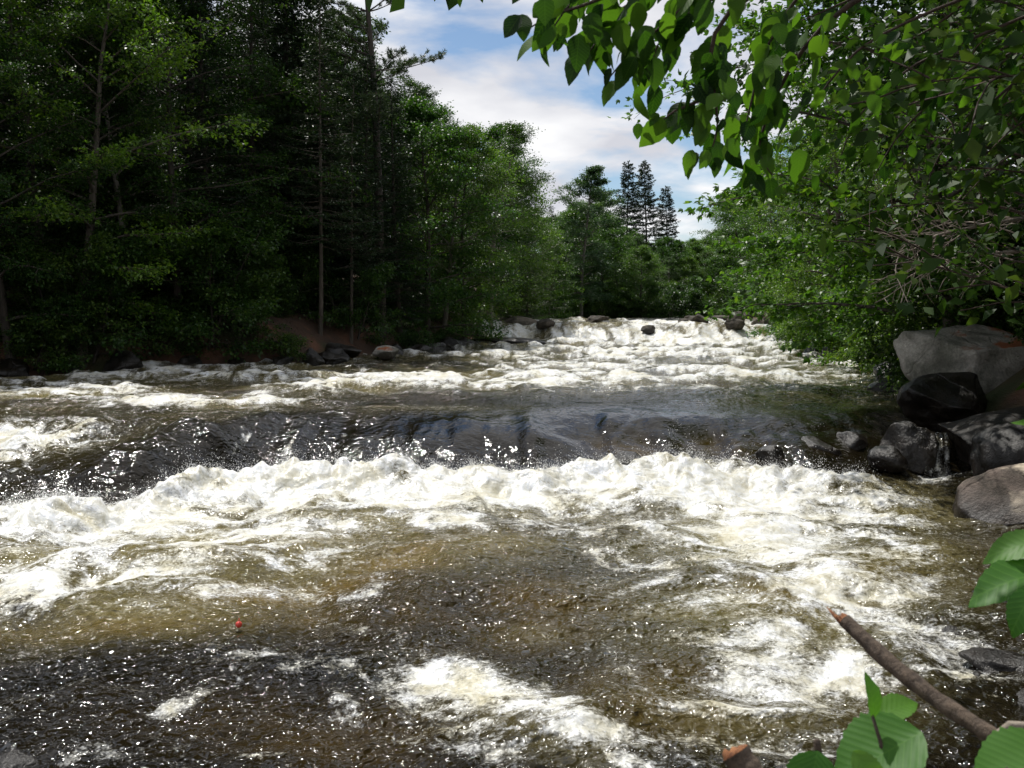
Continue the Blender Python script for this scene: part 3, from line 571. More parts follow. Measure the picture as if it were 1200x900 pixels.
for i in range(12):
    D = 17.5 + i * 2.1; X = float(bank_r(D)) + random.Random(i + 7).uniform(-0.35, 0.5); s = random.Random(i + 77).uniform(0.35, 0.75)
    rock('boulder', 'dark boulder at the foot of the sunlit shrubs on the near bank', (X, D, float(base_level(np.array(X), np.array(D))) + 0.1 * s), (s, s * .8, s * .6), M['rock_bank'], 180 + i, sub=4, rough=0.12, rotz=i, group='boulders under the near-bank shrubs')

# little side trickle falling between the ledge rocks
tw = np.linspace(-1, 1, 15); tv = np.linspace(0, 1, 28); TW, TV = np.meshgrid(tw, tv)
a0, a1 = at(1104, 512, 12.15), at(1098, 556, 11.75)
TX = a0.x + (a1.x - a0.x) * TV + TW * (0.09 + 0.08 * TV); TY = a0.y + 0.15 + (a1.y - a0.y - 0.15) * TV ** 0.6 + 0.05 * pn2(TW * 2.2, TV * 2, 4)
TZ = a0.z + 0.04 + (a1.z - a0.z - 0.1) * TV ** 1.7 + 0.03 * pn2(TW * 3, TV * 5, 5)
tr = mesh_np('side_trickle', np.stack([TX, TY, TZ], -1), grid_quads(28, 15), None, M['river'], True)
fv = np.clip(0.26 + 0.3 * TV + 0.45 * pn2(TW * 2.3, TV * 3.4, 9), 0, 0.8) * (1 - 0.5 * np.abs(TW) ** 3)
for nm, a in (('foam', fv), ('aerated', fv * 0), ('shallow', fv * 0), ('rough', fv * 0 + 1)):
    q = tr.attributes.new(nm, 'FLOAT', 'POINT'); q.data.foreach_set('value', a.astype(np.float32).ravel())
tag(link('side_trickle', tr), kind='structure')

# ------------------------------------------------------------------ tree builders
PROTO = bpy.data.meshes   # (prototype trees are linked once, then copied)
def spline(p0, d0, L, bend, k, rg, wob=0.06):
    """polyline of k points leaving p0 along d0, bending towards vector bend"""
    pts = [np.array(p0, float)]; d = np.array(d0, float)
    for i in range(k - 1):
        d = d + np.array(bend) / (k - 1) + rg.normal(0, wob, 3); d /= np.linalg.norm(d)
        pts.append(pts[-1] + d * L / (k - 1))
    return np.array(pts)
def interp(pts, f):
    f = np.clip(f, 0, 1) * (len(pts) - 1); i = np.minimum(f.astype(int), len(pts) - 2); t = (f - i)[:, None]
    return pts[i] * (1 - t) + pts[i + 1] * t
def finish(name, tb, leafV, leafQ, bark, leafm):
    root = empty(name)
    link('trunk', tb.mesh('trunk', bark), root)
    cr_ = link('crown', mesh_np('crown', leafV, leafQ, None, leafm), root); cr_['kind'] = 'stuff'
    return root
def deciduous(name, seed, H, R, base, limbs, twigs, leaves, ll, bark, leafm, stems=1, lobed=False, profile=None, lean=0.05, spread=0.14, r0=None, flat=0.55):
    rg = np.random.default_rng(seed); tb = Tubes(); P = []; A = []; Nn = []
    prof = profile or (lambda f: 0.55 + 0.55 * math.sin(math.pi * min(1, f * 0.9 + 0.12)) - 0.45 * max(0, f - 0.6) / 0.4)
    trunks = []
    for s in range(stems):
        d0 = np.array([rg.normal(0, lean), rg.normal(0, lean), 1.0]); 
        if stems > 1: a = s * 2.4 + rg.uniform(0, 1); d0 = np.array([math.cos(a) * 0.45, math.sin(a) * 0.45, 1.0])
        d0 /= np.linalg.norm(d0)
        t = spline((rg.normal(0, .1) * (stems > 1), rg.normal(0, .1) * (stems > 1), -0.3), d0, H * (1 if s == 0 else rg.uniform(.75, 1)), (0, 0, 0.15), 9, rg, 0.05)
        rr0 = (r0 or (0.011 * H + 0.03)) / math.sqrt(stems)
        tb.add(t, np.linspace(rr0, rr0 * 0.12, 9), 7); trunks.append((t, rr0))
    for i in range(limbs):
        t, rr0 = trunks[i % stems]; f = base + (1 - base) * ((i + rg.uniform(0, 1)) / limbs) * 0.98
        p0 = interp(t, np.array([f]))[0]; az = i * 2.4 + rg.normal(0, .35)
        fr = (f - base) / (1 - base); L = R * prof(fr) * rg.uniform(.75, 1.15); up = 0.25 + 0.75 * fr + rg.normal(0, .12)
        d0 = unit(np.array([math.cos(az), math.sin(az), up]))
        lp = spline(p0, d0, L, (0, 0, -0.35), 6, rg, 0.10)
        rl = max(0.008, rr0 * 0.42 * (1 - f * 0.75)); tb.add(lp, np.linspace(rl, rl * .2, 6), 5, False)
        for j in range(twigs):
            g = 0.22 + 0.78 * (j + rg.uniform(0, 1)) / twigs; q0 = interp(lp, np.array([g]))[0]
            dd = unit(np.array(lp[-1] - lp[0])) ; sd = unit(np.cross(dd, [0, 0, 1])) * (1 if j % 2 else -1)
            d1 = unit(dd * rg.uniform(.4, 1) + sd * rg.uniform(.3, 1.0) + np.array([0, 0, rg.normal(0, .25)]))
            tl = L * rg.uniform(.22, .45) * (1.15 - 0.5 * g) + 0.12
            tp = spline(q0, d1, tl, (0, 0, -0.3), 4, rg, 0.12)
            tb.add(tp, np.linspace(max(.005, rl * .3), .003, 4), 3, False)
            k = max(4, int(leaves * rg.uniform(.6, 1.4)))
            c = interp(tp, rg.uniform(0.1, 1.05, k)); c = c + rg.normal(0, spread, (k, 3)) * np.array([1, 1, flat])
            P.append(c); A.append(np.tile(d1, (k, 1)) + rg.normal(0, .7, (k, 3)) + np.array([0, 0, -0.35])); Nn.append(rg.normal(0, .45, (k, 3)) + np.array([0, 0, 1.0]))
    P = np.concatenate(P); A = np.concatenate(A); Nn = np.concatenate(Nn); k = len(P)
    L = ll * rg.uniform(.7, 1.25, k); 
    if lobed:
        A = unit(A); Bv = unit(np.cross(A, Nn)); VV = []; 
        for sgn, sc in ((0, 1.0), (1, .8), (-1, .8)):
            v, _ = kites(P, A + Bv * sgn * 1.05, Nn, L * sc, L * sc * .55, 0.1, 0.5); VV.append(v.reshape(k, 4, 3))
        V = np.stack(VV, 1).reshape(-1, 3); Q = np.arange(k * 12).reshape(-1, 4)
    else: V, Q = kites(P, A, Nn, L, L * 0.62)
    return finish(name, tb, V, Q, bark, leafm)
def conifer(name, seed, H, R, base, bark, leafm, gap=0.24, per=6, sprig=0.10, droop=-0.25, power=0.85, sparse=0.0, dead_low=True, r0=None, wid=0.40):
    rg = np.random.default_rng(seed); tb = Tubes(); P = []; A = []; Nn = []
    t = spline((0, 0, -0.3), (rg.normal(0, .015), rg.normal(0, .015), 1), H, (0, 0, 0), 10, rg, 0.012)
    rr0 = r0 or 0.0095 * H + 0.02; tb.add(t, np.linspace(rr0, 0.012, 10), 8)
    z = base * H
    if dead_low:
        zz = 0.09 * H
        while zz < base * H:
            az = rg.uniform(0, 6.28); L = rg.uniform(.2, .8); p0 = interp(t, np.array([(zz + .3) / H]))[0]
            tb.add(spline(p0, unit(np.array([math.cos(az), math.sin(az), rg.uniform(-.3, .1)])), L, (0, 0, -.2), 4, rg, .08), np.linspace(.010, .003, 4), 3, False); zz += rg.uniform(.1, .35)
    while z < H - 0.45:
        f = (z - base * H) / (H - base * H)
        for b in range(per):
            if rg.uniform() < sparse: continue
            az = b * 2 * math.pi / per + z * 5.1 + rg.normal(0, .25); L = (R * (1 - f) ** power * (0.75 + 0.25 * min(1, f * 6 + .3)) + 0.12) * rg.uniform(.6, 1.12)
            zz = z + rg.uniform(-.5, .5) * gap; p0 = interp(t, np.array([min(1, (zz + .3) / H)]))[0]
            d0 = unit(np.array([math.cos(az), math.sin(az), 0.25 * f + droop * (1 - f)]))
            bp_ = spline(p0, d0, L, (0, 0, 0.28 + 0.2 * (1 - f) * abs(droop)), 6, rg, .05)
            tb.add(bp_, np.linspace(max(.006, .016 * L), .003, 6), 3, False)
            out_ = unit(np.array([math.cos(az), math.sin(az), 0])); side = np.array([-out_[1], out_[0], 0])
            nt = max(3, int(L / 0.085))
            gs = (np.arange(nt) + rg.uniform(0, 1, nt)) / nt; gs = 0.12 + 0.88 * gs
            q0 = interp(bp_, gs); sg = np.where(np.arange(nt) % 2, 1, -1)
            tl = (0.10 + 0.36 * L * (1.05 - gs)) * rg.uniform(.6, 1.2, nt)
            ns = 6
            ff = (np.arange(ns)[None] + rg.uniform(0, 1, (nt, ns))) / ns
            d1 = unit(out_[None] * rg.uniform(.5, 1.0, (nt, 1)) + side[None] * sg[:, None] * rg.uniform(.5, 1, (nt, 1)) + np.array([0, 0, -0.22]))
            c = q0[:, None] + d1[:, None] * (tl[:, None] * ff)[..., None]
            P.append(c.reshape(-1, 3)); A.append((np.repeat(d1[:, None], ns, 1) + rg.normal(0, .35, (nt, ns, 3))).reshape(-1, 3)); Nn.append(rg.normal(0, .5, (nt * ns, 3)) + np.array([0, 0, 1.]))
        z += gap * rg.uniform(.75, 1.25) * (1 - 0.35 * f)
    zt = np.linspace(H - .9, H - .3, 40); P.append(np.stack([rg.normal(0, .02, 40), rg.normal(0, .02, 40), zt], 1) + (t[-1] * np.array([1, 1, 0]))); A.append(rg.normal(0, .6, (40, 3)) + np.array([0, 0, .8])); Nn.append(rg.normal(0, 1, (40, 3)))
    P = np.concatenate(P); A = np.concatenate(A); Nn = np.concatenate(Nn); k = len(P); L = sprig * rg.uniform(.7, 1.4, k)
    V, Q = kites(P, A, Nn, L, L * wid, 0.1, 0.4)
    return finish(name, tb, V, Q, bark, leafm)
def white_pine(name, seed, H, base, bark, leafm):
    rg = np.random.default_rng(seed); tb = Tubes(); P = []; A = []
    t = spline((0, 0, -0.3), (0.01, 0, 1), H, (0, 0, 0), 10, rg, 0.015); tb.add(t, np.linspace(0.19, 0.03, 10), 9)
    z = base * H
    while z < H - .3:
        f = (z - base * H) / (H * (1 - base))
        for b in range(rg.integers(2, 5)):
            az = rg.uniform(0, 6.28); L = (2.5 * (1 - f) ** .6 + .4) * rg.uniform(.55, 1.1); p0 = interp(t, np.array([(z + .3) / H]))[0]
            bp_ = spline(p0, unit(np.array([math.cos(az), math.sin(az), .15 + .5 * f])), L, (0, 0, .25), 7, rg, .09); tb.add(bp_, np.linspace(.03, .006, 7), 5, False)
            for j in range(int(8 * L) + 4):
                g = rg.uniform(.3, 1); q0 = interp(bp_, np.array([g]))[0]; dd = unit(bp_[-1] - bp_[0]); sd = unit(np.cross(dd, [0, 0, 1]))
                d1 = unit(dd * rg.uniform(.3, 1) + sd * rg.normal(0, .8) + np.array([0, 0, rg.uniform(0, .5)])); tl = rg.uniform(.15, .45)
                tp = spline(q0, d1, tl, (0, 0, .2), 3, rg, .1); tb.add(tp, np.array([.006, .004, .003]), 3, False)
                k = 55; P.append(interp(tp, rg.uniform(.35, 1, k))); A.append(np.tile(d1, (k, 1)) * .7 + rg.normal(0, .6, (k, 3)) + np.array([0, 0, .15]))
        z += rg.uniform(.3, .6)
    P = np.concatenate(P); A = np.concatenate(A); k = len(P); L = .12 * rg.uniform(.7, 1.2, k)
    V, Q = kites(P, A, rg.normal(0, 1, (k, 3)), L, L * .13, 0, .5)
    return finish(name, tb, V, Q, bark, leafm)
USED = {}
def plant(proto, label, cat, X, D, s=1.0, rot=0.0, group=None, sz=None, sink=0.0, tilt=(0, 0)):
    """put the prototype itself down the first time, copies of it and its parts afterwards"""
    root = proto
    if USED.get(proto.name):
        root = proto.copy(); C.objects.link(root)
        for ch in USED[proto.name]:
            c = ch.copy(); C.objects.link(c); c.parent = root
    else: USED[proto.name] = list(proto.children)
    z = float(ground_z(np.array([X]), np.array([D]))[0]) - sink
    root.location = (X, D, z); root.rotation_euler = (tilt[0], tilt[1], rot); root.scale = (s, s, sz or s)
    return tag(root, label, cat, group)

prof_low = lambda f: 0.75 + 0.35 * math.sin(math.pi * min(1, f + .1)) - 0.5 * f
T_maple = deciduous('maple_tree', 1, 11, 3.3, 0.18, 34, 9, 75, 0.105, M['bark'], M['maple'])
T_birch = deciduous('birch_tree', 2, 11, 2.5, 0.24, 34, 9, 80, 0.075, M['bark_pale'], M['birch'], spread=0.13)
T_thin = deciduous('birch_tree', 3, 11, 1.9, 0.40, 28, 8, 85, 0.085, M['bark_pale'], M['birch'], spread=0.15)
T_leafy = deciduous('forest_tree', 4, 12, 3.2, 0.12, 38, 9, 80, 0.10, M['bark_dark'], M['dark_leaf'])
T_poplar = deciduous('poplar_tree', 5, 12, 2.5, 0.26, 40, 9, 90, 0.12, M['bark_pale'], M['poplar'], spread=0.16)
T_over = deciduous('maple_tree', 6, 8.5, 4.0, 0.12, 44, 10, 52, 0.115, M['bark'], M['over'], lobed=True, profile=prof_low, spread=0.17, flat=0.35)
T_bush = deciduous('shrub', 7, 2.6, 1.35, 0.05, 26, 7, 60, 0.075, M['bark_dark'], M['shrub'], stems=4, profile=prof_low, spread=0.10)
T_bush2 = deciduous('shrub', 8, 3.4, 1.6, 0.05, 28, 7, 55, 0.09, M['bark_dark'], M['birch'], stems=3, profile=prof_low, spread=0.12)
T_low = deciduous('understory_plant', 9, 1.1, 0.8, 0.03, 18, 5, 40, 0.065, M['bark_dark'], M['birch'], stems=4, profile=prof_low, spread=0.09)
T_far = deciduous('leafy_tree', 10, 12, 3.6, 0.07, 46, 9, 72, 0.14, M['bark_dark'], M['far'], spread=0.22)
T_spruce = conifer('spruce_tree', 21, 12, 2.0, 0.10, M['bark_dark'], M['spruce'])
T_spruce2 = conifer('spruce_tree', 22, 12, 1.6, 0.30, M['bark_dark'], M['spruce'], droop=-0.4, gap=0.28)
T_slim = conifer('spruce_tree', 23, 11, 1.7, 0.26, M['bark'], M['spruce'], sparse=0.08, gap=0.26, r0=0.08)
T_hem = conifer('hemlock_tree', 24, 7.5, 1.9, 0.10, M['bark'], M['hemlock'], gap=0.26, droop=-0.15, sparse=0.15, sprig=0.085)
T_crest = conifer('spruce_tree', 25, 14, 2.2, 0.15, M['bark_dark'], M['spruce'], gap=0.30, per=6, droop=-0.3, sparse=0.15, sprig=0.17, power=0.7)
T_pine = white_pine('pine_tree', 31, 16, 0.42, M['bark_dark'], M['pine'])

# ------------------------------------------------------------------ far bank: named trees first
plant(T_pine, 'tall white pine rising above the spruces with bare outstretched limbs', 'tree', X_at(447, 33), 33, 1.0, 0.6)
plant(T_slim, 'slim spruce with a bare pale lower trunk on the rusty needle slope', 'tree', X_at(376, 29.5), 29.5, 0.95, 1.0, tilt=(0, 0.02))
plant(T_slim, 'leaning slim spruce beside the one with the bare pale trunk', 'tree', X_at(412, 30.5), 30.5, 0.8, 2.0, tilt=(0.03, 0.11))
plant(T_spruce2, 'dark straight-trunked spruce behind the rusty needle slope', 'tree', X_at(331, 33), 33, 1.15, 0.4)
plant(T_maple, 'leafy maple with sunlit outer boughs reaching over the far shore', 'tree', X_at(95, 23.5), 23.5, 0.92, 0.3)
plant(T_thin, 'sparse-topped birch standing above the leafy far-bank slope', 'tree', X_at(556, 43), 43, 0.9, 0.9)
plant(T_poplar, 'grey-green poplar with a pale straight trunk beyond the upper falls', 'tree', X_at(680, 64), 64, 0.93, 0.2)
plant(T_hem, 'low light green hemlock at the corner above the upper falls', 'tree', X_at(618, 50), 50, 0.85, 1.2)
for px, D, s, r in ((731, 80, 0.94, .3), (757, 84, 1.04, 1.7), (783, 80, 0.90, 2.6)):
    plant(T_crest, 'spiky dark spruce standing in a clump of three above the far canopy', 'tree', X_at(px, D), D, s, r, 'three spruces on the skyline', sz=s * (1 + 0.08 * math.sin(px)))
rr = random.Random(4)
def sky_scale(X, D, H, s, jit=True):
    """keep a tree's top under the tree line that the photograph shows against the sky"""
    px = 600 + X / D * 1150
    y = np.interp(px, [395, 405, 460, 480, 520, 560, 600, 640, 665, 690, 720, 760, 800, 830, 860, 900], [-400, 30, 60, 80, 112, 135, 195, 245, 240, 215, 250, 262, 280, 288, 250, 100])
    y += rr.uniform(-6, 22) if jit else 0
    top = 2 + (365 - y) / 1150 * D; g = float(ground_z(np.array([X]), np.array([D]))[0])
    return max(0.3, min(s, (top - g) / H))
placed = []
def free(X, D, gap):
    for (a, b) in placed:
        if (a - X) ** 2 + (b - D) ** 2 < gap * gap: return False
    placed.append((X, D)); return True
# shoreline row, lower
SHORE = {15: 'leafy tree at the shore just downstream of the sunlit maple', 60: 'leafy tree crowded against the trunk of the sunlit maple', 210: 'leafy tree between the maple and the dense downstream spruce', 500: 'leafy tree between the tall pine and the sparse-topped birch',
         545: 'leafy tree in front of the sparse-topped birch', 590: 'leafy tree over the downstream end of the bedrock hump', 560: 'leafy tree behind the sparse-topped birch', 625: 'leafy tree above the low hemlock at the falls', 160: 'birch just upstream of the sunlit far-bank maple', 520: 'birch beside the sparse-topped birch, lower and denser', 480: 'birch behind the leafy trees upstream of the pine', 575: 'birch at the shore beside the long grey bedrock hump',
         608: 'birch above the long grey bedrock hump at the falls', 640: 'birch farthest upstream on the far shore, beside the poplar', 255: 'dense spruce downstream of the rusty needle slope', 350: 'dense spruce rising straight behind the bare pale spruce', 425: 'low dense spruce at the foot of the tall pine',
         470: 'dense spruce just upstream of the tall pine', 600: 'dense dark spruce behind the bedrock hump of the falls', 300: 'bare-trunked spruce at the downstream end of the rusty slope', 395: 'bare-trunked spruce between the slim spruce and the tall pine'}
for px, D, T, s in ((15, 22.6, T_leafy, .72), (60, 24.5, T_leafy, .8), (160, 25.5, T_birch, .75), (210, 26, T_leafy, .8), (255, 27.5, T_spruce, .85), (300, 30, T_spruce2, .95),
                    (350, 33.5, T_spruce, 1.05), (395, 34, T_spruce2, 1.0), (425, 32.5, T_spruce, .78), (470, 34, T_spruce, .80), (500, 36, T_far, .78), (520, 38, T_birch, .86), (545, 40, T_far, .74), (480, 39, T_birch, .86), (575, 45, T_birch, .78), (590, 49, T_far, .74), (608, 53, T_birch, .82), (560, 50, T_far, .9), (625, 57, T_far, .8), (640, 60, T_birch, .72), (600, 58, T_spruce, .85)):
    placed.append((X_at(px, D), D))
    kind = {T_far: ('full-crowned leafy tree upstream of the pine', 'leafy trees along the far shore'), T_leafy: ('shaded leafy tree at the shore of the far bank', 'leafy trees along the far shore'), T_birch: ('mid green birch leaning towards the river from the far bank', 'birches along the far shore'),
            T_spruce: ('dense dark spruce with boughs to the ground near the far shore', 'dense spruces near the far shore'), T_spruce2: ('dark spruce with bare lower trunk near the far shore', 'bare-trunked spruces near the far shore')}[T]
    plant(T, SHORE.get(px, kind[0]), 'tree', X_at(px, D), D, sky_scale(X_at(px, D), D, 12, s), rr.uniform(0, 6), kind[1])
# depth of the forest behind
cnt = 0
while cnt < 95:
    D = rr.uniform(20, 66); X = float(bank_l(D)) - rr.uniform(2.5, 22)
    if not (-0.62 * D - 2 < X) or not free(X, D, 1.7): continue
    T = rr.choice([T_spruce, T_spruce, T_spruce2, T_leafy, T_leafy, T_birch]); d_in = float(bank_l(D)) - X
    nm_t = {T_spruce: 'dense spruce', T_spruce2: 'bare-trunked spruce', T_leafy: 'dark leafy tree', T_birch: 'pale-stemmed birch'}[T]
    plant(T, nm_t + ' in the depth of the forest behind the far shore', 'tree', X, D, sky_scale(X, D, 12, rr.uniform(.9, 1.2) * (0.86 if D > 36 else 1.05) * (1 + 0.012 * d_in)), rr.uniform(0, 6), 'trees in the depth of the far bank forest'); cnt += 1
# understory along the far shore
for i in range(84):
    D = 20 + i * 0.3; X = float(bank_l(D)) - rr.uniform(0.2, 3.0)
    px = 600 + X / D * 1150
    if (320 < px < 480 and rr.random() < .85) or (px > 480 and rr.random() < .5): continue
    T = rr.choice([T_low, T_low, T_bush2])
    plant(T, 'shaded understory bush on the slope of the far bank' if T is T_bush2 else 'small leafy plant on the slope of the far bank', 'shrub' if T is T_bush2 else 'plant', X, D, rr.uniform(.7, 1.1), rr.uniform(0, 6), 'understory of the far bank')
for i in range(46):
    D = rr.uniform(21, 60); X = float(bank_l(D)) - rr.uniform(3.5, 17)
    if X < -0.62 * D - 2: continue
    plant(T_bush2, 'dark bush filling the shade between the far bank trunks', 'shrub', X, D, rr.uniform(.8, 1.35), rr.uniform(0, 6), 'bushes between the far bank trunks')
# beyond the falls
for px, D, T, s in ((655, 66, T_far, .75), (668, 70, T_birch, .86), (700, 68, T_far, .78), (712, 74, T_birch, .86), (690, 76, T_spruce, .9), (722, 70, T_far, .6), (740, 72, T_birch, .68), (752, 66, T_far, .52), (765, 74, T_far, .68), (780, 70, T_birch, .60), (795, 74, T_far, .62), (812, 76, T_birch, .66), (828, 80, T_far, .72), (845, 78, T_birch, .7), (730, 84, T_far, .8), (770, 88, T_far, .8), (810, 90, T_far, .8), (850, 92, T_far, .8), (648, 74, T_spruce, .95), (870, 74, T_far, .8), (690, 92, T_far, .9), (660, 90, T_far, .95), (890, 84, T_far, .9), (800, 82, T_far, .72), (822, 84, T_birch, .75), (838, 88, T_far, .75), (858, 84, T_far, .8), (790, 96, T_far, .9), (745, 96, T_far, .9), (705, 84, T_far, .85), (640, 80, T_far, .9), (620, 84, T_far, .95), (875, 96, T_far, .9), (910, 90, T_far, 1.0), (660, 78, T_far, .8), (675, 84, T_far, .8), (715, 90, T_far, .8), (735, 78, T_far, .7), (755, 90, T_far, .7), (780, 80, T_far, .7), (815, 96, T_far, .7), (835, 74, T_far, .6)):
    nm_t = {T_spruce: 'dark spruce', T_far: 'full-crowned leafy tree', T_birch: 'lighter green birch'}[T]
    plant(T, nm_t + ' closing off the river beyond the upper falls', 'tree', X_at(px, D), D, sky_scale(X_at(px, D), D, 12, s), rr.uniform(0, 6), 'trees beyond the upper falls')
for i in range(26):
    px = 640 + i * 9.5 + rr.uniform(-5, 5)
    plant(T_bush2, 'bush at the water edge beyond the upper falls', 'shrub', X_at(px, 66 + 4 * (i % 3)), 66 + 4 * (i % 3), rr.uniform(.9, 1.4), rr.uniform(0, 6), 'bushes beyond the upper falls')

# ------------------------------------------------------------------ near bank
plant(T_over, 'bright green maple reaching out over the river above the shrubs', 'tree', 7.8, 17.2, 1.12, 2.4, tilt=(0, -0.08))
for X, D, T, s in ((9.3, 24, T_maple, .85), (10.2, 30, T_maple, .8), (11.3, 36, T_maple, .80), (12.2, 42, T_maple, .76), (13.1, 49, T_maple, .76), (14.2, 56, T_maple, .8), (10.6, 21, T_maple, .85), (12, 26, T_maple, .78), (13.0, 31, T_birch, .72), (14.2, 37, T_maple, .68), (15.4, 43, T_birch, .78), (16.6, 50, T_leafy, .8), (18.2, 58, T_birch, .85), (19.5, 64, T_leafy, .95), (21, 72, T_leafy, .95), (18.5, 47, T_leafy, .95), (20, 55, T_leafy, 1.0), (16.8, 33, T_leafy, 1.0), (9.3, 10, T_leafy, 1.0), (8.6, 8, T_leafy, .9), (13, 14, T_leafy, 1.1), (12, 9, T_leafy, 1.1), (16, 19, T_leafy, 1.1), (18, 26, T_leafy, 1.1), (10.5, 15, T_leafy, .9), (9.2, 12.5, T_spruce2, .9), (12.8, 18, T_leafy, 1.0), (14, 23, T_leafy, 1.0), (7.8, 9.6, T_leafy, .8), (11, 11.5, T_leafy, 1.0), (15, 30, T_leafy, 1.0), (17, 38, T_leafy, .9), (6.9, 6.0, T_leafy, .75), (10, 7, T_spruce, 1.0)):
    kind = {T_maple: ('sunlit maple behind the shrubs of the near bank', 'maples behind the near-bank shrubs'), T_birch: ('light green birch on the near bank downstream of the tan block', 'birches on the near bank'),
            T_leafy: ('dark leafy tree shading the near bank boulders', 'dark leafy trees of the near bank'), T_spruce: ('dense dark spruce in the shade of the near bank', None), T_spruce2: ('bare-trunked dark spruce behind the big pale boulder', None)}[T]
    plant(T, kind[0], 'tree', X, D, s, rr.uniform(0, 6), kind[1])
for i in range(26):
    D = 17 + i * 1.25; X = float(bank_r(D)) + rr.uniform(0.3, 1.5)
    T = rr.choice([T_bush, T_bush, T_bush2])
    plant(T, 'sunlit leafy shrub hanging over the near bank waterline', 'shrub', X, D, rr.uniform(.85, 1.2) * (1.0 if D < 28 else 1.15), rr.uniform(0, 6), 'sunlit shrubs along the near bank')
for X, D, s in ((7.3, 16.6, .6), (8.4, 15.8, .8), (9.0, 14.6, .8), (8.0, 13.2, .6), (7.9, 12.0, .6), (7.4, 10.6, .5), (6.4, 9.2, .45)):
    plant(T_bush2, 'shaded bush growing among the boulders of the near bank', 'shrub', X, D, s, rr.uniform(0, 6), 'bushes among the near-bank boulders')

plant(deciduous('canopy_tree', 41, 9.0, 3.6, 0.42, 36, 9, 60, 0.11, M['bark'], M['dark_leaf'], spread=0.2), 'tall leafy tree added mostly out of view to shade the alder from above', 'tree', 4.0, 3.8, 1.0, 0.4)  # added tree, crown kept above the frame, placed to shade the hanging leaves
T_can = bpy.data.objects['canopy_tree']
for X_, D_, s_ in ((7.6, 13.2, 1.05), (6.9, 10.0, .9), (8.6, 15.5, 1.1)):
    plant(T_can, 'high-crowned dark tree leaning over the near-bank boulders', 'tree', X_, D_, s_, D_, 'high-crowned trees above the boulders')
plant(deciduous('alder_tree', 43, 4.8, 1.15, 0.58, 34, 7, 22, 0.08, M['twig'], M['dark_leaf'], stems=2, spread=0.12), 'young two-stemmed alder with a high crown at the near shore', 'tree', 3.2, 5.2, 1.0, 1.4)
# dead grey boughs hanging over the boulders
def dead_bough(label, pts, seed, n=26, L0=0.8):
    rg = np.random.default_rng(seed); tb = Tubes(); pts = np.array([tuple(p) for p in pts]); tb.add(pts, np.linspace(.028, .008, len(pts)), 6)
    o = empty('dead_bough', tuple(pts[0])); base = Tubes(); base.add(pts - pts[0], np.linspace(.030, .008, len(pts)), 6); link('limb', base.mesh('limb', M['dead']), o)
    dd = unit(pts[-1] - pts[0])
    for i in range(n):
        q0 = interp(pts, np.array([rg.uniform(.15, 1)]))[0] - pts[0]; d1 = unit(dd * rg.uniform(.3, 1.0) + rg.normal(0, .55, 3) + np.array([0, 0, -.12]))
        t2 = Tubes(); tp = spline(np.zeros(3), d1, L0 * rg.uniform(.5, 1.2), (0, 0, .1), 6, rg, .14); t2.add(tp, np.linspace(.009, .0025, 6), 4)
        for k in range(4):
            w = interp(tp, np.array([rg.uniform(.2, .9)]))[0]; t2.add(np.concatenate([[w], spline(w, unit(d1 + rg.normal(0, .7, 3)), L0 * rg.uniform(.2, .5), (0, 0, .1), 4, rg, .15)[1:]]), np.linspace(.005, .002, 4), 3, False)
        link('dead_twig', t2.mesh('dead_twig', M['dead']), o, q0)
    return tag(o, label, 'dead branch')
dead_bough('tangle of bare grey dead twigs spreading above the big pale boulder', [at(1240, 250, 11.8), at(1160, 262, 11.5), at(1100, 275, 11.3), at(1045, 300, 11.1)], 5, 30, 0.85)
dead_bough('lower bare dead bough drooping towards the pale boulder', [at(1250, 290, 11.6), at(1190, 295, 11.4), at(1130, 300, 11.2), at(1080, 312, 11.0)], 6, 18, 0.7)

# ------------------------------------------------------------------ foreground leaves
def leaf_mesh(name, L, W, seed, mat, curl=0.25, teeth=0.05, fold=0.22, rows=8, cols=(-1, -.5, 0, .5, 1)):
    rg = np.random.default_rng(seed); V = []; Q = []
    t = np.linspace(0, 1, rows); w = W * 0.5 * np.sin(np.pi * t ** 0.78) ** 0.85; w[0] = W * .02; w[-1] = W * .01
    w = w * (1 + teeth * np.where(np.arange(rows) % 2, 1, -1)); w[1:-1] *= rg.uniform(.97, 1.03, rows - 2)
    side = rg.normal(0, .02, rows).cumsum() * L
    for i in range(rows):
        y = t[i] * L; z = -curl * L * t[i] ** 2 + 0.02 * L * math.sin(5 * t[i] + seed)
        for k in cols: V.append((side[i] * .3 + w[i] * k, y, z + fold * w[i] * abs(k) + .012 * L * math.sin(9 * t[i] + 3 * k + seed) * abs(k)))
    return mesh_np(name, V, grid_quads(rows, len(cols)), None, mat, True)
ALDER = [leaf_mesh('leaf', 0.088 * s, 0.058 * s * a, i, M['alder'], c, 0.025, f, 13, (-1, 0, 1)) for i, (s, a, c, f) in enumerate([(1, 1, .25, .2), (1.12, .95, .35, .12), (.85, 1.05, .15, .28), (1.05, 1.1, .45, .18), (.7, 1, .2, .25), (1.2, .9, .1, .1), (.95, .85, .7, .35), (.9, 1.15, -.15, .3), (.6, .8, .5, .1), (1.1, 1.05, .6, .4)])]
def put_leaf(me, parent, loc, d, nrm, name='leaf', s=1.0, origin=None):
    d = Vector(d).normalized(); x = d.cross(Vector(nrm)).normalized(); z = x.cross(d)
    o = bpy.data.objects.new(name, me); C.objects.link(o); o.parent = parent
    o.matrix_local = Matrix.Translation(Vector(loc) - (origin or parent.location)) @ Matrix((x, d, z)).transposed().to_4x4() @ Matrix.Scale(s, 4)
    return o
lr = random.Random(12)
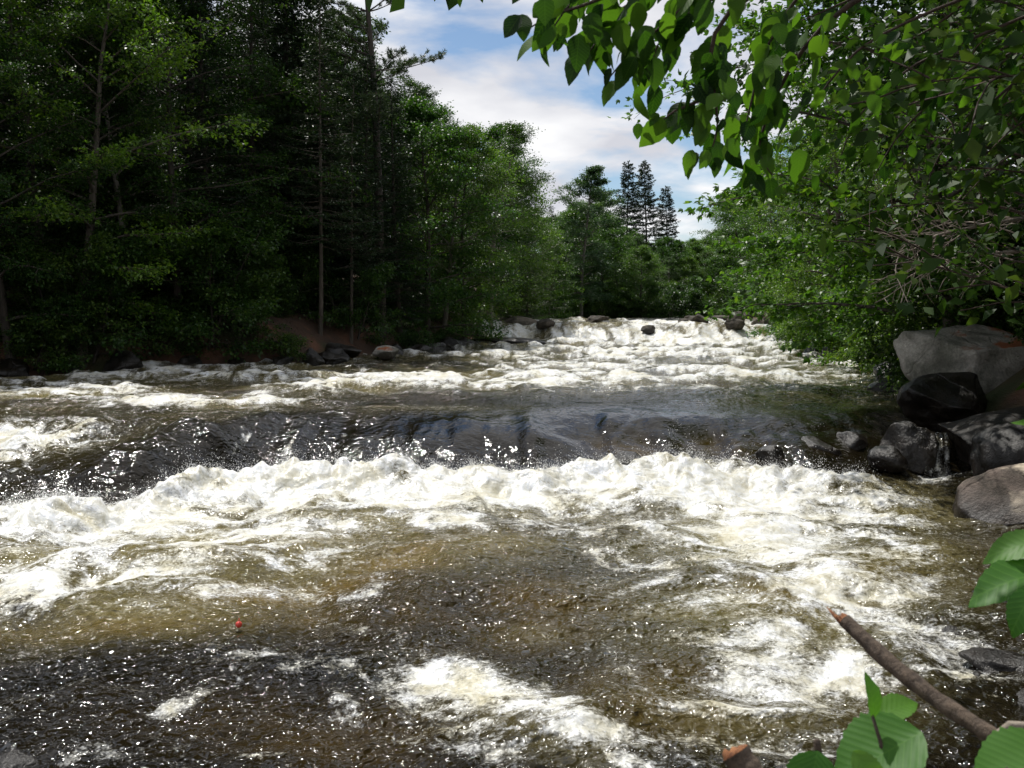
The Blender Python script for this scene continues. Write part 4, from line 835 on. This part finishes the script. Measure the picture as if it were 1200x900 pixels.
def hang_alder(loc, trunk_pts, boughs, label, main, sc=(.48, .84), fstart=0.40, dj=0.08):
    """a leaning alder: each bough follows a path over the water, leaves hang along it"""
    al = tag(empty('overhanging_alder', loc), label, 'tree', None); base = np.array(loc); tb = Tubes(); trunk_pts = np.array(trunk_pts)
    tb.add(trunk_pts - base, [.07, .06, .05, .04, .02], 8); link('trunk', tb.mesh('trunk', M['twig']), al)
    for bi, (path, nl) in enumerate(boughs):
        P3 = np.array([tuple(at(*q)) for q in path])
        P3 = np.array([interp(P3, np.array([f]))[0] for f in np.linspace(0, 1, 14)]); P3[1:-1] = (P3[:-2] + 2 * P3[1:-1] + P3[2:]) / 4
        if bi in main: P3 = np.concatenate([[trunk_pts[2 + bi % 3]], P3])
        t2 = Tubes(); t2.add(P3 - base, np.linspace(.009 if bi in main else .005, .0016, len(P3)), 6)
        lo = link('limb', t2.mesh('limb', M['twig']), al)
        for k in range(nl):
            f = fstart + (1 - fstart) * (k + lr.uniform(0, 1)) / nl
            if bi not in main: f = 0.2 + 0.8 * (k + lr.random()) / nl
            q = interp(P3, np.array([f]))[0]; tn = unit(interp(P3, np.array([min(1, f + .05)]))[0] - interp(P3, np.array([f - .05]))[0])
            sd = 1 if k % 2 else -1
            dr = tn * lr.uniform(.2, .9) + np.array([sd * lr.uniform(.2, .8), lr.uniform(-.6, .6), -lr.uniform(.35, 1.2)])
            nrm = np.array([lr.gauss(0, .5), -0.9 + lr.gauss(0, .5), 0.75 + lr.gauss(0, .4)])
            q = q + np.array([lr.gauss(0, .02), lr.gauss(0, dj), lr.gauss(0, .02)])
            put_leaf(lr.choice(ALDER), lo, q, dr, nrm, s=lr.uniform(*sc), origin=Vector(loc))
    return al
alder = hang_alder((2.6, 1.9, 0.9), [(2.6, 1.9, .6), (2.45, 2.0, 1.6), (2.3, 2.1, 2.6), (2.1, 2.15, 3.4), (1.9, 2.2, 4.2)], [
    ([(1300, -150, 2.2), (1050, -110, 2.15), (860, -70, 2.15), (760, -25, 2.1), (690, 5, 2.1), (645, 18, 2.1), (622, 32, 2.1)], 29),
    ([(860, -70, 2.15), (800, -20, 2.2), (730, 5, 2.2), (705, 40, 2.2), (690, 62, 2.2)], 29),
    ([(1050, -110, 2.15), (900, -60, 2.2), (810, 0, 2.2), (770, 35, 2.2), (735, 65, 2.2), (715, 90, 2.2)], 35),
    ([(1300, -120, 2.1), (1000, -70, 2.2), (860, 0, 2.2), (828, 50, 2.2), (838, 110, 2.2), (842, 150, 2.2), (835, 172, 2.2)], 44),
    ([(838, 110, 2.2), (815, 120, 2.2), (790, 130, 2.2), (778, 140, 2.2)], 10),
    ([(1000, -70, 2.2), (930, 0, 2.3), (895, 60, 2.3), (880, 120, 2.3), (870, 165, 2.3)], 41),
    ([(1300, -100, 2.0), (1080, -40, 2.1), (980, 10, 2.2), (930, 70, 2.3), (900, 130, 2.4), (885, 180, 2.4), (905, 205, 2.4)], 49),
    ([(900, -60, 2.2), (850, -10, 2.25), (800, 20, 2.25), (770, 50, 2.25), (760, 90, 2.25)], 26),
    ([(860, -70, 2.1), (780, -40, 2.1), (720, -20, 2.1), (670, 0, 2.1), (650, 30, 2.1)], 20),
], 'alder with large drooping leaves reaching farthest out over the river', (0, 3, 6))
alder2 = hang_alder((4.3, 3.7, 0.9), [(4.3, 3.7, .6), (4.2, 3.75, 1.8), (4.1, 3.8, 3.0), (3.9, 3.85, 4.2), (3.6, 3.9, 5.2)], [
    ([(1300, -60, 3.50), (1120, 0, 3.64), (1010, 50, 3.64), (960, 110, 3.78), (930, 165, 3.78)], 34),
    ([(1300, -20, 3.64), (1150, 40, 3.78), (1060, 80, 3.92), (1000, 140, 3.92), (980, 200, 3.92)], 36),
    ([(1300, 10, 3.50), (1180, 50, 3.78), (1100, 110, 3.92), (1050, 160, 4.06), (1020, 215, 4.06)], 34),
    ([(1320, 40, 3.50), (1220, 70, 3.78), (1150, 130, 3.92), (1100, 180, 4.06), (1085, 220, 4.06)], 30),
    ([(1300, -160, 3.78), (1150, -60, 3.92), (1040, -20, 4.06), (950, 20, 4.20), (900, 40, 4.20)], 36),
    ([(1300, -160, 3.92), (1180, -40, 4.20), (1100, 30, 4.34), (1040, 60, 4.48), (990, 90, 4.48)], 36),
    ([(1320, -40, 4.06), (1230, 20, 4.34), (1160, 60, 4.48), (1120, 110, 4.62), (1090, 150, 4.62)], 36),
    ([(1340, 40, 4.20), (1260, 60, 4.48), (1190, 90, 4.62), (1160, 140, 4.76), (1150, 190, 4.76)], 32),
], 'darker alder with small leaves hanging in shade above the dead twigs', tuple(range(8)), (.5, .85), 0.3, 0.22)
# near-bank plant with broad toothed leaves in the lower corner, broken stems
def stem(name, label, pts, radii, cat, tip=None):
    pts = np.array([tuple(p) for p in pts]); o = empty(name, tuple(pts[0])); t2 = Tubes(); k = 26
    f = np.linspace(0, 1, k); PP = interp(pts, f); PP[1:-1] = (PP[:-2] + PP[1:-1] * 2 + PP[2:]) / 4
    rad = np.interp(f, np.linspace(0, 1, len(radii)), radii) * (1 + 0.08 * np.sin(np.arange(k) * 2.1))
    t2.add(PP - pts[0], rad, 12, False); link('bark', t2.mesh('bark', M['stick']), o)
    d = unit(PP[-1] - PP[-3]); t3 = Tubes(); rg = np.random.default_rng(3)
    a = unit(np.cross(d, [0, 0.3, 1])); b = np.cross(d, a); r = rad[-1]
    t3.add(np.array([PP[-1] - d * r * .5, PP[-1] + d * .001, PP[-1] + d * .002]) - pts[0], [r * .9, r * .88, r * .5], 12)
    for i in range(9):
        th = i * .7; o2 = a * math.cos(th) * r * .6 + b * math.sin(th) * r * .6; ln = rg.uniform(.3, 1) * (tip or .012) * (1.6 if 1 < i < 5 else .6)
        t3.add(np.array([PP[-1] - d * .004 + o2, PP[-1] + d * ln * .6 + o2 * .9, PP[-1] + d * ln + o2 * .8]) - pts[0], [r * .36, r * .25, r * .05], 5)
    link('split_end', t3.mesh('split_end', M['split']), o)
    return tag(o, label, cat)
gz0 = float(ground_z(np.array([.8]), np.array([.9]))[0])
s1 = stem('broken_branch', 'broken brown branch pointing up over the water with a splintered orange tip', [(0.86, 0.98, gz0 - .15), at(1250, 1150, 1.1), at(1205, 905, 1.15), at(1168, 866, 1.18), at(1100, 822, 1.24), at(1040, 775, 1.3), at(990, 727, 1.36)], [.016, .014, .0125, .0115, .011, .0115, .0095], 'branch', .024)
t2 = Tubes(); fk = np.array(at(1168, 866, 1.18)) - np.array(s1.location)
t2.add(np.array([fk, fk + np.array([.012, -.01, .022]), fk + np.array([.03, -.02, .026])]), [.008, .006, .004], 8); link('fork', t2.mesh('fork', M['dead']), s1)
gz1 = float(ground_z(np.array([.3]), np.array([.9]))[0])
stem('broken_stub', 'short snapped stem with an orange end poking up at the water edge', [(.34, .95, gz1 - .1), at(915, 1150, 1.05), at(893, 930, 1.1), at(862, 882, 1.12)], [.018, .019, .0185, .0175], 'stem', .007)
NEAR = [leaf_mesh('leaf', 1.0 * .115, 1.0 * .098, 3, M['near_leaf'], .18, .035, .15, 25), leaf_mesh('leaf', .082, .050, 5, M['near_leaf'], .2, .04, .2, 21), leaf_mesh('leaf', .075, .032, 6, M['near_leaf'], .1, .05, .3, 9)]
gz = float(ground_z(np.array([.55]), np.array([.8]))[0])
bush = tag(empty('bank_plant', (0.5, 0.85, gz)), 'broad toothed bright green leaves growing beside the broken branch', 'plant')
bb = np.array(bush.location[:])
def sprout(par, pts, r=.004):
    p_ = np.array([tuple(q) for q in pts]) - np.array(par.location[:]); t_ = Tubes(); t_.add(np.array([interp(p_, np.array([f]))[0] for f in np.linspace(0, 1, 9)]), np.linspace(r, r * .5, 9), 7); link('stem', t_.mesh('stem', M['twig']), par)
sprout(bush, [(0.46, .88, gz - .05), at(985, 1100, 1.12), at(962, 910, 1.15), at(957, 868, 1.15)], .009)
sprout(bush, [(0.5, .9, gz - .05), at(1050, 1050, 1.15), at(1035, 880, 1.18), at(1022, 838, 1.2)], .004)
sprout(bush, [(0.6, .85, gz - .05), at(1160, 1050, 1.0), at(1180, 900, 1.02)], .004)
put_leaf(NEAR[0], bush, at(1080, 858, 1.18), (-1, -.15, -.40), (-.15, -.50, 1), s=1.1)
put_leaf(NEAR[0], bush, at(958, 880, 1.12), (-.3, -.4, -.8), (-.3, -.8, .8), s=.6)
put_leaf(NEAR[2], bush, at(1024, 842, 1.2), (-.12, .05, 1), (.5, -1, .1), s=.78)
put_leaf(NEAR[1], bush, at(1030, 838, 1.22), (1, .3, .25), (0, -.5, 1), s=.8)
put_leaf(NEAR[0], bush, at(1245, 882, 1.05), (-1, -.1, -.25), (.1, -.45, 1), s=.95)
put_leaf(NEAR[1], bush, at(1000, 880, 1.1), (.4, -.3, -.6), (0, -.8, .7), s=.7)
edge = tag(empty('bank_plant', (1.05, 1.2, float(ground_z(np.array([1.05]), np.array([1.2]))[0]))), 'sunlit light green leaves leaning in above the dark shore stones', 'plant')
sprout(edge, [(1.05, 1.2, edge.location.z - .05), at(1300, 900, 1.6), at(1260, 690, 1.6), at(1215, 640, 1.6)], .005)
put_leaf(NEAR[1], edge, at(1232, 668, 1.55), (-1, -.1, -.2), (-.1, -.5, 1), s=1.75)
put_leaf(NEAR[1], edge, at(1226, 632, 1.58), (-.9, .2, -.25), (-.2, -.6, 1), s=1.25)
put_leaf(NEAR[1], edge, at(1212, 690, 1.5), (-.55, -.2, -.8), (-.4, -.7, .6), s=1.0)
put_leaf(NEAR[2], edge, at(1225, 505, 1.7), (-1, 0, .35), (0, -.4, 1), s=.8)

# small red float on the pool
fp = at(280, 741, 6.12); fl = empty('fishing_float', (fp.x, fp.y, 0.012)); tag(fl, 'small red ball float drifting on the dark pool', 'float')
V, T = ICO[4]
m, n, l = mat_new('red_plastic'); out = N('ShaderNodeOutputMaterial', n); p = N('ShaderNodeBsdfPrincipled', n); p.inputs['Base Color'].default_value = (0.65, 0.06, 0.04, 1); p.inputs['Roughness'].default_value = 0.3; l.new(p.outputs[0], out.inputs[0])
link('ball', mesh_np('ball', V * .021, None, T, m, True), fl)
t2 = Tubes(); t2.add(np.array([(0, 0, .02), (0.004, 0, .04)]), [.004, .003], 6); link('peg', t2.mesh('peg', m), fl)
